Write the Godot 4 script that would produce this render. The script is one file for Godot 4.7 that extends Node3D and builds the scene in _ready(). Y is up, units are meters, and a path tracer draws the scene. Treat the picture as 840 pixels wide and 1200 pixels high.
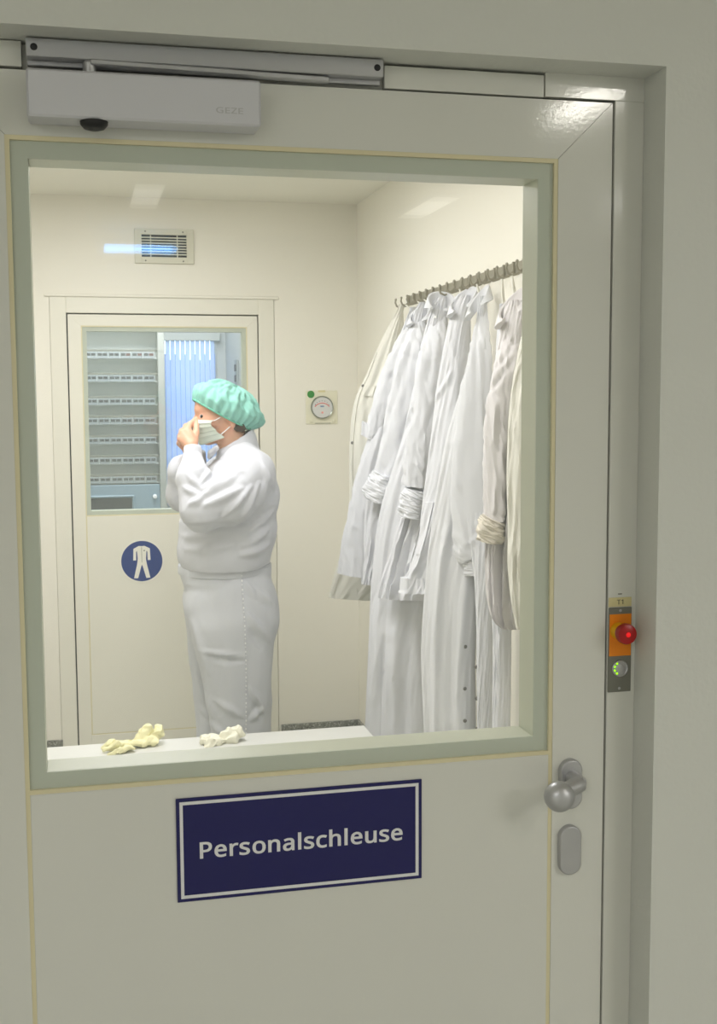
extends Node3D
# A personnel airlock seen through the glazed door of a clean-room corridor.
# Units are metres; the corridor face of the door leaf lies in z = 0, the airlock behind it (z < 0).

const EYE := Vector3(0.0, 1.6, 1.5)
const FOCAL := 1390.0
var look := Basis.from_euler(Vector3(deg_to_rad(-5.38), deg_to_rad(-13.31), deg_to_rad(-0.3)))
var M := {}
var used := {}
var rng := RandomNumberGenerator.new()
var wrinkle := FastNoiseLite.new()
var fine := FastNoiseLite.new()

# ---------------------------------------------------------------- geometry
class Geo:
	var v := PackedVector3Array()
	var t := PackedInt32Array()
	var uv := PackedVector2Array()

	func orient(from: int) -> void:
		var vol := 0.0
		for i in range(from, t.size(), 3):
			vol += v[t[i]].dot(v[t[i + 1]].cross(v[t[i + 2]]))
		if vol > 0.0:
			flip(from)

	func flip(from: int) -> void:
		for i in range(from, t.size(), 3):
			var k := t[i + 1]
			t[i + 1] = t[i + 2]
			t[i + 2] = k

	func quad(a: int, b: int, c: int, d: int) -> void:
		t.append_array(PackedInt32Array([a, b, c, a, c, d]))

	func box(lo: Vector3, hi: Vector3, bevel := 0.0, xf := Transform3D.IDENTITY) -> Geo:
		var c := (lo + hi) / 2.0
		var h := ((hi - lo) / 2.0).abs()
		var b := minf(bevel, minf(h.x, minf(h.y, h.z)) * 0.9)
		var from := t.size()
		if b <= 0.0:
			var n := v.size()
			for i in 8:
				v.append(xf * (c + Vector3(h.x if i & 1 else -h.x, h.y if i & 2 else -h.y, h.z if i & 4 else -h.z)))
			for q in [[0, 1, 3, 2], [4, 6, 7, 5], [0, 4, 5, 1], [2, 3, 7, 6], [0, 2, 6, 4], [1, 5, 7, 3]]:
				quad(n + q[0], n + q[1], n + q[2], n + q[3])
			orient_box(from, xf * c)
			return self
		var base := v.size()
		for i in 8:
			var s := Vector3(1 if i & 1 else -1, 1 if i & 2 else -1, 1 if i & 4 else -1)
			for a in 3:
				var p := s * h
				for k in 3:
					if k != a:
						p[k] -= s[k] * b
				v.append(xf * (c + p))
		for a in 3:
			var a1 := 1 << ((a + 1) % 3)
			var a2 := 1 << ((a + 2) % 3)
			for s in 2:
				var o := (1 << a) * s
				quad(base + o * 3 + a, base + (o | a1) * 3 + a, base + (o | a1 | a2) * 3 + a, base + (o | a2) * 3 + a)
		for a in 3:
			var b1 := (a + 1) % 3
			var b2 := (a + 2) % 3
			for k in 4:
				var o := (1 << b1) * (k & 1) + (1 << b2) * (k >> 1)
				var e := o | (1 << a)
				quad(base + o * 3 + b1, base + e * 3 + b1, base + e * 3 + b2, base + o * 3 + b2)
		for i in 8:
			t.append_array(PackedInt32Array([base + i * 3, base + i * 3 + 1, base + i * 3 + 2]))
		orient_box(from, xf * c)
		return self

	func orient_box(from: int, c: Vector3) -> void:
		for i in range(from, t.size(), 3):
			var a := v[t[i]]
			var nn := (v[t[i + 2]] - a).cross(v[t[i + 1]] - a)
			if nn.dot(a - c) < 0.0:
				var k := t[i + 1]
				t[i + 1] = t[i + 2]
				t[i + 2] = k

	# rings: closed rings of equal size; caps close both ends
	func loft(rings: Array, caps := true, closed := true) -> Geo:
		var from := t.size()
		var base := v.size()
		var n: int = rings[0].size()
		for r in rings:
			v.append_array(r)
		for j in rings.size() - 1:
			for i in (n if closed else n - 1):
				var i2 := (i + 1) % n
				quad(base + j * n + i, base + j * n + i2, base + (j + 1) * n + i2, base + (j + 1) * n + i)
		if caps:
			for e in 2:
				var r: PackedVector3Array = rings[0 if e == 0 else rings.size() - 1]
				var m := Vector3.ZERO
				for p in r:
					m += p
				var at := v.size()
				v.append(m / n)
				var ro := base + (0 if e == 0 else (rings.size() - 1) * n)
				for i in n:
					var i2 := (i + 1) % n
					if e == 0:
						t.append_array(PackedInt32Array([at, ro + i2, ro + i]))
					else:
						t.append_array(PackedInt32Array([at, ro + i, ro + i2]))
			orient(from)
		return self

	# profile: (radius, height along y), turned about y, then placed by xf
	func lathe(profile: Array, n := 32, xf := Transform3D.IDENTITY, caps := true) -> Geo:
		var rings := []
		for p in profile:
			var r := PackedVector3Array()
			for i in n:
				var a := TAU * i / n
				r.append(xf * Vector3(p[0] * cos(a), p[1], p[0] * sin(a)))
			rings.append(r)
		return loft(rings, caps)

	func tube(path: Array, radii: Array, n := 10, caps := true) -> Geo:
		var rings := []
		var side := Vector3.ZERO
		for i in path.size():
			var d: Vector3 = (path[mini(i + 1, path.size() - 1)] - path[maxi(i - 1, 0)]).normalized()
			if side == Vector3.ZERO:
				side = d.cross(Vector3.UP if absf(d.y) < 0.9 else Vector3.RIGHT).normalized()
			side = (side - d * side.dot(d)).normalized()
			var up := d.cross(side)
			var rad: float = radii[i] if radii.size() > 1 else radii[0]
			var r := PackedVector3Array()
			for k in n:
				var a := TAU * k / n
				r.append(path[i] + (side * cos(a) + up * sin(a)) * rad)
			rings.append(r)
		return loft(rings, caps)

	# a polygon in the xy plane pushed out along z from 0 to depth
	func prism(poly: PackedVector2Array, depth: float, xf := Transform3D.IDENTITY) -> Geo:
		var from := t.size()
		var base := v.size()
		var n := poly.size()
		for z in [0.0, depth]:
			for p in poly:
				v.append(xf * Vector3(p.x, p.y, z))
		var tri := Geometry2D.triangulate_polygon(poly)
		for i in range(0, tri.size(), 3):
			t.append_array(PackedInt32Array([base + tri[i], base + tri[i + 1], base + tri[i + 2]]))
			t.append_array(PackedInt32Array([base + n + tri[i], base + n + tri[i + 2], base + n + tri[i + 1]]))
		for i in n:
			var j := (i + 1) % n
			if Geometry2D.is_polygon_clockwise(poly):
				quad(base + j, base + i, base + n + i, base + n + j)
			else:
				quad(base + i, base + j, base + n + j, base + n + i)
		# settle caps and sides: each face looks outwards
		var turn := -1.0 if Geometry2D.is_polygon_clockwise(poly) else 1.0
		for i in range(from, t.size(), 3):
			var a := v[t[i]]
			var nn := (v[t[i + 2]] - a).cross(v[t[i + 1]] - a)
			var want := Vector3.ZERO
			if i < from + tri.size() * 2:
				want = xf.basis.z * (signf(depth) if t[i] >= base + n else -signf(depth))
			else:
				var e := (i - from - tri.size() * 2) / 6
				var d := poly[(e + 1) % n] - poly[e]
				want = xf.basis * Vector3(d.y, -d.x, 0.0) * turn
			if nn.dot(want) < 0.0:
				var k := t[i + 1]
				t[i + 1] = t[i + 2]
				t[i + 2] = k
		return self

	func mesh(angle := 38.0) -> ArrayMesh:
		var nf := t.size() / 3
		var fnrm := PackedVector3Array()
		fnrm.resize(nf)
		for i in nf:
			var a := v[t[i * 3]]
			fnrm[i] = (v[t[i * 3 + 2]] - a).cross(v[t[i * 3 + 1]] - a)
		var arr := []
		arr.resize(Mesh.ARRAY_MAX)
		if angle >= 180.0:
			var nrm := PackedVector3Array()
			nrm.resize(v.size())
			for i in nf:
				for k in 3:
					nrm[t[i * 3 + k]] += fnrm[i]
			for i in nrm.size():
				nrm[i] = nrm[i].normalized()
			arr[Mesh.ARRAY_VERTEX] = v
			arr[Mesh.ARRAY_NORMAL] = nrm
			arr[Mesh.ARRAY_INDEX] = t
			if uv.size() == v.size():
				arr[Mesh.ARRAY_TEX_UV] = uv
		else:
			var start := PackedInt32Array()
			start.resize(v.size() + 1)
			for i in t:
				start[i + 1] += 1
			for i in v.size():
				start[i + 1] += start[i]
			var fill := start.duplicate()
			var adj := PackedInt32Array()
			adj.resize(t.size())
			for i in t.size():
				adj[fill[t[i]]] = i / 3
				fill[t[i]] += 1
			var limit := cos(deg_to_rad(angle))
			var unit := PackedVector3Array()
			unit.resize(nf)
			for i in nf:
				unit[i] = fnrm[i].normalized()
			var vo := PackedVector3Array()
			var no := PackedVector3Array()
			vo.resize(t.size())
			no.resize(t.size())
			for i in t.size():
				var me := unit[i / 3]
				var s := Vector3.ZERO
				for k in range(start[t[i]], start[t[i] + 1]):
					if unit[adj[k]].dot(me) >= limit:
						s += fnrm[adj[k]]
				vo[i] = v[t[i]]
				no[i] = s.normalized() if s.length_squared() > 0.0 else me
			arr[Mesh.ARRAY_VERTEX] = vo
			arr[Mesh.ARRAY_NORMAL] = no
		var m := ArrayMesh.new()
		m.add_surface_from_arrays(Mesh.PRIMITIVE_TRIANGLES, arr)
		return m


# ---------------------------------------------------------------- naming
func numbered(called: String) -> String:
	var n: int = used.get(called, 0)
	used[called] = n + 1
	return called if n == 0 else "%s_%03d" % [called, n]

func meta(o: Node, label := "", category := "", group := "", kind := "") -> Node:
	if label: o.set_meta("label", label)
	if category: o.set_meta("category", category)
	if group: o.set_meta("group", group)
	if kind: o.set_meta("kind", kind)
	return o

func thing(called: String, label: String, category: String, at := Vector3.ZERO, group := "", kind := "") -> Node3D:
	var o := Node3D.new()
	o.name = numbered(called)
	add_child(o)
	o.position = at
	meta(o, label, category, group, kind)
	return o

# a mesh given in world positions, put under a thing (or on its own)
func part(called: String, g: Geo, m: Material, parent: Node = null, angle := 38.0) -> MeshInstance3D:
	var o := MeshInstance3D.new()
	o.mesh = g.mesh(angle)
	o.material_override = null
	o.mesh.surface_set_material(0, m)
	if parent == null:
		o.name = numbered(called)
		add_child(o)
	else:
		o.name = called
		parent.add_child(o, true)
		o.global_transform = Transform3D.IDENTITY
	return o

func structure(called: String, g: Geo, m: Material, label := "", category := "") -> MeshInstance3D:
	var o := part(called, g, m)
	meta(o, label, category, "", "structure")
	return o

func bx(x0: float, x1: float, y0: float, y1: float, z0: float, z1: float, bevel := 0.0) -> Geo:
	return Geo.new().box(Vector3(x0, y0, z0), Vector3(x1, y1, z1), bevel)

func lettering(called: String, words: String, mat: Material, parent: Node, x0: float, x1: float, base: float, cap: float, z: float, depth := 0.0006, bold := true) -> void:
	var sf := SystemFont.new()
	sf.font_names = PackedStringArray(["Droid Sans"])
	var f := FontVariation.new()
	f.base_font = sf
	f.variation_embolden = 0.55 if bold else 0.1
	var tm := TextMesh.new()
	tm.text = words
	tm.font = f
	tm.font_size = 64
	tm.pixel_size = 0.01
	tm.depth = 0.1
	tm.curve_step = 1.0
	tm.horizontal_alignment = HORIZONTAL_ALIGNMENT_LEFT
	tm.vertical_alignment = VERTICAL_ALIGNMENT_BOTTOM
	tm.material = mat
	var bb := tm.get_aabb()
	var o := MeshInstance3D.new()
	o.mesh = tm
	o.name = called
	parent.add_child(o, true)
	# letters without descenders stand on the bottom of the box
	var low := bb.position.y
	var sx := (x1 - x0) / bb.size.x
	var sy := cap / bb.size.y
	o.global_transform = Transform3D(Basis.from_scale(Vector3(sx, sy, depth / 0.1)), Vector3(x0 - bb.position.x * sx, base - low * sy, z))

# ---------------------------------------------------------------- sight lines
func ray(x: float, y: float) -> Vector3:
	return look * Vector3((x - 420.0) / FOCAL, (600.0 - y) / FOCAL, -1.0)

func on_plane(x: float, y: float, p: Vector3, n: Vector3) -> Vector3:
	var r := ray(x, y)
	return EYE + r * ((p - EYE).dot(n) / r.dot(n))

func at_z(x: float, y: float, z: float) -> Vector3:
	return on_plane(x, y, Vector3(0, 0, z), Vector3(0, 0, 1))

# ---------------------------------------------------------------- materials
func mat(c: Color, rough := 0.6, metal := 0.0) -> StandardMaterial3D:
	var m := StandardMaterial3D.new()
	m.albedo_color = c
	m.roughness = rough
	m.metallic = metal
	return m

func noise_tex(seed_: int, freq: float, size := 256, octaves := 3, kind := FastNoiseLite.TYPE_SIMPLEX_SMOOTH) -> NoiseTexture2D:
	var n := FastNoiseLite.new()
	n.seed = seed_
	n.noise_type = kind
	n.frequency = freq
	n.fractal_octaves = octaves
	var t := NoiseTexture2D.new()
	t.width = size
	t.height = size
	t.seamless = true
	t.noise = n
	return t

func relief(m: StandardMaterial3D, tex: Texture2D, scale_cm: float, per_metre: float) -> StandardMaterial3D:
	m.heightmap_enabled = true
	m.heightmap_texture = tex
	m.heightmap_scale = scale_cm
	m.uv1_triplanar = true
	m.uv1_world_triplanar = true
	m.uv1_scale = Vector3.ONE * per_metre
	return m

func weave_tex(grid: bool) -> ImageTexture:
	var im := Image.create(64, 64, false, Image.FORMAT_RGBA8)
	for y in 64:
		for x in 64:
			var h := 0.5 + 0.2 * sin(TAU * x / 8.0) * sin(TAU * y / 8.0) + rng.randf_range(-0.12, 0.12)
			if grid and (x % 32 < 3 or y % 32 < 3):
				h += 0.35
			h = clampf(h, 0, 1)
			im.set_pixel(x, y, Color(h, h, h))
	return ImageTexture.create_from_image(im)

func make_materials() -> void:
	var peel := noise_tex(3, 0.05, 256, 3)
	M.paint = relief(mat(Color(0.862, 0.862, 0.832), 0.09), peel, 0.003, 9.0)          # powder-coated door leaf
	M.wall = relief(mat(Color(0.846, 0.85, 0.824), 0.62), peel, 0.03, 7.0)           # corridor wall paint
	M.room = relief(mat(Color(0.932, 0.917, 0.868), 0.55), peel, 0.02, 7.0)            # airlock wall panels
	M.doorcream = mat(Color(0.905, 0.893, 0.84), 0.35)
	M.ceil = mat(Color(0.925, 0.915, 0.865), 0.7)
	M.floor = relief(mat(Color(0.78, 0.78, 0.74), 0.45), noise_tex(5, 0.03), 0.01, 4.0)
	M.seal = mat(Color(0.87, 0.835, 0.69), 0.55)
	M.border = mat(Color(0.745, 0.77, 0.71), 0.5)
	M.reveal = mat(Color(0.77, 0.785, 0.71), 0.35)
	M.glass = mat(Color(0.93, 1.0, 0.97, 0.03), 0.0)
	M.glass.transparency = BaseMaterial3D.TRANSPARENCY_ALPHA
	M.gap = mat(Color(0.16, 0.16, 0.15), 0.8)
	M.alu = relief(mat(Color(0.74, 0.74, 0.75), 0.4, 0.7), noise_tex(8, 0.08), 0.006, 30.0)
	M.closer = relief(mat(Color(0.82, 0.82, 0.84), 0.42, 0.1), noise_tex(9, 0.2), 0.004, 40.0)
	M.steel = mat(Color(0.72, 0.72, 0.72), 0.28, 1.0)
	M.rail = mat(Color(0.6, 0.58, 0.52), 0.4, 0.45)
	M.black = mat(Color(0.09, 0.09, 0.1), 0.5)
	M.signblue = mat(Color(0.065, 0.06, 0.34), 0.35)
	M.signwhite = mat(Color(0.9, 0.9, 0.9), 0.45)
	M.picblue = mat(Color(0.07, 0.2, 0.48), 0.4)
	M.picwhite = mat(Color(0.92, 0.91, 0.86), 0.45)
	M.panelgrey = mat(Color(0.47, 0.47, 0.43), 0.5)
	M.orange = mat(Color(0.95, 0.55, 0.05), 0.45)
	M.yellow = mat(Color(0.93, 0.7, 0.05), 0.4)
	M.red = mat(Color(0.62, 0.03, 0.04), 0.3)
	M.labelcream = mat(Color(0.84, 0.8, 0.6), 0.5)
	M.ink = mat(Color(0.2, 0.19, 0.15), 0.6)
	M.redglow = mat(Color(0.9, 0.05, 0.08), 0.3)  # emissive red for the dot on the button face
	M.redglow.emission_enabled = true
	M.redglow.emission = Color(1.0, 0.06, 0.1)
	M.redglow.emission_energy_multiplier = 0.5
	M.greenled = mat(Color(0.6, 1.0, 0.1), 0.3)
	M.greenled.emission_enabled = true
	M.greenled.emission = Color(0.66, 1.0, 0.05)
	M.greenled.emission_energy_multiplier = 1.2
	# speckled terrazzo skirting
	var im := Image.create(128, 128, false, Image.FORMAT_RGBA8)
	im.fill(Color(0.48, 0.48, 0.45))
	for i in 1500:
		var g := rng.randf_range(0.15, 0.8)
		im.fill_rect(Rect2i(rng.randi_range(0, 127), rng.randi_range(0, 127), rng.randi_range(1, 4), rng.randi_range(1, 4)), Color(g, g, g * 0.95))
	M.granite = mat(Color.WHITE, 0.4)
	M.granite.albedo_texture = ImageTexture.create_from_image(im)
	M.granite.uv1_triplanar = true
	M.granite.uv1_world_triplanar = true
	M.granite.uv1_scale = Vector3.ONE * 4.5
	var weave := weave_tex(false)
	var waffle := weave_tex(true)
	M.cloth = cloth(Color(0.865, 0.868, 0.885), weave, 26.0)
	M.clothgrid = cloth(Color(0.85, 0.853, 0.865), waffle, 30.0)
	M.clothcream = cloth(Color(0.87, 0.862, 0.82), weave, 26.0)
	M.clothrose = cloth(Color(0.865, 0.85, 0.85), weave, 26.0)
	M.clothcuff = cloth(Color(0.85, 0.82, 0.765), weave, 26.0)
	M.suit = cloth(Color(0.81, 0.815, 0.84), weave, 30.0)
	M.trouser = cloth(Color(0.81, 0.817, 0.84), waffle, 40.0)
	M.stitch = mat(Color(0.97, 0.97, 0.97), 0.7)
	M.snap = mat(Color(0.42, 0.41, 0.4), 0.4, 0.7)
	M.loop = mat(Color(0.88, 0.87, 0.83), 0.8)
	M.skin = mat(Color(0.87, 0.66, 0.55), 0.5)
	M.skin.subsurf_scatter_enabled = true
	M.skin.subsurf_scatter_strength = 0.15
	M.hair = mat(Color(0.24, 0.17, 0.12), 0.6)
	M.eye = mat(Color(0.14, 0.11, 0.1), 0.15)
	M.cap = relief(mat(Color(0.54, 0.77, 0.715), 0.8), noise_tex(12, 0.09, 256, 3), 0.05, 14.0)
	M.cap.backlight_enabled = true
	M.cap.backlight = Color(0.25, 0.3, 0.28)
	M.capband = mat(Color(0.42, 0.72, 0.62), 0.8)
	M.mask = relief(mat(Color(0.84, 0.88, 0.83), 0.85), noise_tex(13, 0.12), 0.02, 30.0)
	M.latexyellow = mat(Color(0.95, 0.93, 0.74), 0.55)
	M.latexwhite = mat(Color(0.93, 0.92, 0.84), 0.55)
	M.bench = mat(Color(0.84, 0.84, 0.82), 0.4)
	M.ventplate = mat(Color(0.84, 0.83, 0.76), 0.45)
	M.dial = mat(Color(0.84, 0.84, 0.83), 0.4)
	M.dialred = mat(Color(0.86, 0.28, 0.24), 0.5)
	M.chrome = mat(Color(0.6, 0.62, 0.6), 0.25, 1.0)
	M.green = mat(Color(0.08, 0.52, 0.12), 0.5)
	M.plate = mat(Color(0.9, 0.885, 0.79), 0.4)
	M.farwall = mat(Color(0.8, 0.82, 0.82), 0.6)
	M.vendbody = mat(Color(0.63, 0.64, 0.62), 0.4)
	M.vendgrey = mat(Color(0.79, 0.81, 0.8), 0.45)
	M.vendblue = mat(Color(0.5, 0.58, 0.63), 0.45)
	M.trayplate = mat(Color(0.6, 0.63, 0.65), 0.4)
	M.tag = mat(Color(0.17, 0.18, 0.2), 0.5)
	M.tagred = mat(Color(0.35, 0.18, 0.16), 0.5)
	M.slat = mat(Color(0.82, 0.89, 0.98), 0.5)
	M.slat.backlight_enabled = true
	M.slat.backlight = Color(0.93, 0.96, 1.0)
	M.slatshade = mat(Color(0.6, 0.72, 0.95), 0.6)  # blue that paints the shadow lines between blind strips
	M.lampglow = mat(Color(0.95, 0.95, 0.95), 0.5)
	M.lampglow.emission_enabled = true
	M.lampglow.emission = Color(1.0, 0.97, 0.92)
	M.lampglow.emission_energy_multiplier = 3.0
	M.tubeglow = mat(Color(0.7, 0.85, 1.0), 0.5)
	M.tubeglow.emission_enabled = true
	M.tubeglow.emission = Color(0.42, 0.72, 1.0)
	M.tubeglow.emission_energy_multiplier = 8.0
	M.housing = mat(Color(0.88, 0.88, 0.86), 0.5)

func cloth(c: Color, tex: Texture2D, per_metre: float) -> StandardMaterial3D:
	var m := relief(mat(c, 0.85), tex, 0.02, per_metre)
	m.rim_enabled = true
	m.rim = 0.15
	m.rim_tint = 0.5
	return m

# ================================================================ build
func _ready() -> void:
	rng.seed = 7
	wrinkle.seed = 21
	wrinkle.frequency = 1.0
	wrinkle.fractal_octaves = 2
	fine.seed = 5
	fine.frequency = 1.0
	fine.fractal_octaves = 3

	# camera
	var cam := Camera3D.new()
	cam.name = "camera"
	add_child(cam)
	cam.transform = Transform3D(look, EYE)
	cam.fov = rad_to_deg(2.0 * atan(600.0 / FOCAL))
	cam.near = 0.05
	cam.far = 60.0
	cam.current = true

	# sky (seen only through the blind in the far room) and exposure
	var env := Environment.new()
	env.background_mode = Environment.BG_COLOR
	env.background_color = Color(0.8, 0.9, 1.0)
	env.background_energy_multiplier = 3.4
	env.tonemap_mode = Environment.TONE_MAPPER_LINEAR
	env.tonemap_exposure = 1.0
	env.sdfgi_enabled = true
	env.ssao_enabled = true
	env.ssil_enabled = true
	var we := WorldEnvironment.new()
	we.name = "world_environment"
	we.environment = env
	add_child(we)

	make_materials()

	# lamps: flush ceiling panels in airlock, far room and corridor
	var cool := Color(0.985, 0.99, 1.0)
	ceiling_panel("ceiling_panel_light", "flush white ceiling panel light above the hanging garments", Vector3(0.3, 2.51, -1.45), Vector2(0.6, 1.2), 1.5, cool, "airlock ceiling lights")
	ceiling_panel("ceiling_panel_light", "flush white ceiling panel light above the bench", Vector3(0.15, 2.51, -2.75), Vector2(0.6, 0.6), 1.95, cool, "airlock ceiling lights")
	ceiling_panel("ceiling_panel_light", "flush white ceiling panel light above the dispensing machine", Vector3(0.45, 2.6, -5.0), Vector2(1.2, 0.6), 3.3, Color(0.95, 0.98, 1.0), "")
	ceiling_panel("ceiling_panel_light", "added unseen square panel light brightening the far side wall", Vector3(0.72, 2.6, -6.4), Vector2(0.4, 0.4), 0.55, Color(0.95, 0.98, 1.0), "")  # added lamp, out of view, lifts the dim far side wall
	ceiling_panel("ceiling_panel_light", "short corridor ceiling spot panel right of the glazed door", Vector3(1.51, 2.5, 1.9), Vector2(0.12, 0.4), 0.5, Color(1.0, 0.98, 0.94), "corridor ceiling lights")
	ceiling_panel("ceiling_panel_light", "large corridor ceiling panel light toward the left wall", Vector3(-1.35, 2.5, 3.1), Vector2(0.6, 1.2), 3.0, Color(1.0, 0.998, 1.0), "corridor ceiling lights")
	ceiling_panel("ceiling_panel_light", "large corridor ceiling panel light toward the right wall", Vector3(2.66, 2.5, 3.0), Vector2(0.6, 1.2), 2.2, Color(1.0, 0.998, 1.0), "corridor ceiling lights")
	ceiling_panel("ceiling_panel_light", "dimmed corridor ceiling light in the middle of the corridor", Vector3(0.32, 2.5, 3.75), Vector2(0.12, 0.5), 0.03, Color(1.0, 0.99, 0.96), "corridor ceiling lights")
	ceiling_panel("ceiling_panel_light", "dimmed corridor ceiling light near the right corridor wall", Vector3(1.6, 2.5, 3.8), Vector2(0.12, 0.5), 0.03, Color(1.0, 0.99, 0.96), "corridor ceiling lights")
	strip_light()

	build_shell()
	build_front_door()
	build_closer()
	build_front_sign()
	emergency_panel("emergency_stop_panel", "grey door panel with orange field, red mushroom button and green lit ring", Vector3(0.7268, 1.2525, 0.0), true)
	build_back_door()
	emergency_panel("emergency_stop_panel", "orange button panel on the wall behind the standing person", Vector3(0.868, 1.262, -4.0), false)
	build_vent()
	build_gauge()
	build_bench()
	build_racks()
	build_garments()
	build_person()
	build_far_room()

# ---------------------------------------------------------------- lamps
func ceiling_panel(called: String, label: String, at: Vector3, size: Vector2, energy: float, tint: Color, group: String) -> void:
	var o := thing(called, label, "ceiling light", at, group)
	var x := size.x / 2.0
	var z := size.y / 2.0
	var f := Geo.new()
	for s in [-1.0, 1.0]:
		f.box(at + Vector3(s * x, -0.012, -z), at + Vector3(s * (x + 0.02), 0.0, z), 0.002)
		f.box(at + Vector3(-x - 0.02, -0.012, s * z), at + Vector3(x + 0.02, 0.0, s * (z + 0.02)), 0.002)
	part("frame", f, M.housing, o)
	var glow: StandardMaterial3D = M.lampglow.duplicate()
	glow.emission_energy_multiplier = clampf(energy * 1.6, 0.15, 3.0)
	part("diffuser", Geo.new().box(at + Vector3(-x, -0.006, -z), at + Vector3(x, 0.0, z), 0.0), glow, o)
	var l := AreaLight3D.new()
	l.name = "lamp"
	l.area_size = size
	l.light_energy = energy
	l.light_color = tint
	l.area_range = 14.0
	l.shadow_enabled = true
	o.add_child(l)
	l.global_transform = Transform3D(Basis.from_euler(Vector3(-PI / 2.0, 0, 0)), at + Vector3(0, -0.02, 0))

func strip_light() -> void:
	var at := Vector3(0.354, 2.402, 4.93)
	var o := thing("wall_strip_light", "bluish white strip light high on the end wall of the corridor", "wall light", at)
	part("housing", bx(at.x - 0.24, at.x + 0.24, at.y - 0.035, at.y + 0.035, at.z, at.z + 0.035, 0.004), M.housing, o)
	part("tube", Geo.new().tube([at + Vector3(-0.19, 0, -0.012), at + Vector3(-0.18, 0, -0.012), at + Vector3(0.16, 0, -0.012), at + Vector3(0.19, 0, -0.012)], [0.012, 0.018, 0.017, 0.008], 16), M.tubeglow, o)
	var l := AreaLight3D.new()
	l.name = "lamp"
	l.area_size = Vector2(0.34, 0.03)
	l.light_energy = 0.012
	l.light_color = Color(0.45, 0.74, 1.0)
	l.area_range = 12.0
	l.shadow_enabled = true
	o.add_child(l)
	l.global_position = at + Vector3(-0.01, 0, -0.034)

# ---------------------------------------------------------------- rooms
func build_shell() -> void:
	# corridor: x -2.4..3.0, z 0.06..6.36, ceiling 2.5 (hung); airlock: x -0.75..1.3, z -4..-0.08, ceiling 2.51
	structure("floor", bx(-2.6, 3.2, -0.12, 0.0, -8.2, 6.6), M.floor, "grey vinyl floor")
	structure("ceiling", bx(-2.6, 3.2, 2.5, 2.62, 0.06, 6.6), M.ceil, "white corridor ceiling")
	structure("ceiling_airlock", bx(-0.9, 1.45, 2.51, 2.63, -4.12, -0.08), M.ceil, "cream airlock ceiling")
	var front := Geo.new()
	front.box(Vector3(-2.6, 0, -0.08), Vector3(-0.195, 2.62, 0.06))
	front.box(Vector3(0.751, 0, -0.08), Vector3(3.2, 2.62, 0.06))
	front.box(Vector3(-0.195, 2.0262, -0.08), Vector3(0.751, 2.62, 0.06))
	structure("wall_front", front, M.wall, "cream painted corridor wall around the glazed door")
	structure("wall_corridor_left", bx(-2.6, -2.4, 0, 2.62, 0.06, 6.6), M.wall, "corridor side wall")
	structure("wall_corridor_right", bx(3.0, 3.2, 0, 2.62, 0.06, 6.6), M.wall, "right-hand corridor side wall")
	structure("wall_corridor_end", bx(-2.4, 3.0, 0, 2.62, 4.965, 5.2), M.wall, "corridor end wall")
	structure("wall_right", bx(1.3, 1.45, 0, 2.63, -4.12, -0.08), M.room, "cream airlock wall behind the hanging garments")
	structure("wall_left", bx(-0.9, -0.75, 0, 2.63, -4.12, -0.08), M.room, "cream airlock side wall")
	var back := Geo.new()
	back.box(Vector3(-0.75, 0, -4.12), Vector3(-0.105, 2.51, -4.0))
	back.box(Vector3(0.905, 0, -4.12), Vector3(1.3, 2.51, -4.0))
	back.box(Vector3(-0.105, 2.068, -4.12), Vector3(0.905, 2.51, -4.0))
	structure("wall_back", back, M.room, "cream airlock end wall with door, grille and gauge")
	var sk := Geo.new()
	sk.box(Vector3(-0.75, 0.0, -4.0), Vector3(-0.1, 0.056, -3.988), 0.002)
	sk.box(Vector3(0.915, 0.0, -4.0), Vector3(1.3, 0.056, -3.988), 0.002)
	structure("baseboard_back", sk, M.granite, "grey speckled stone skirting")
	structure("baseboard_right", bx(1.288, 1.3, 0, 0.056, -3.988, -0.08, 0.002), M.granite, "grey speckled stone skirting")

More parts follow.
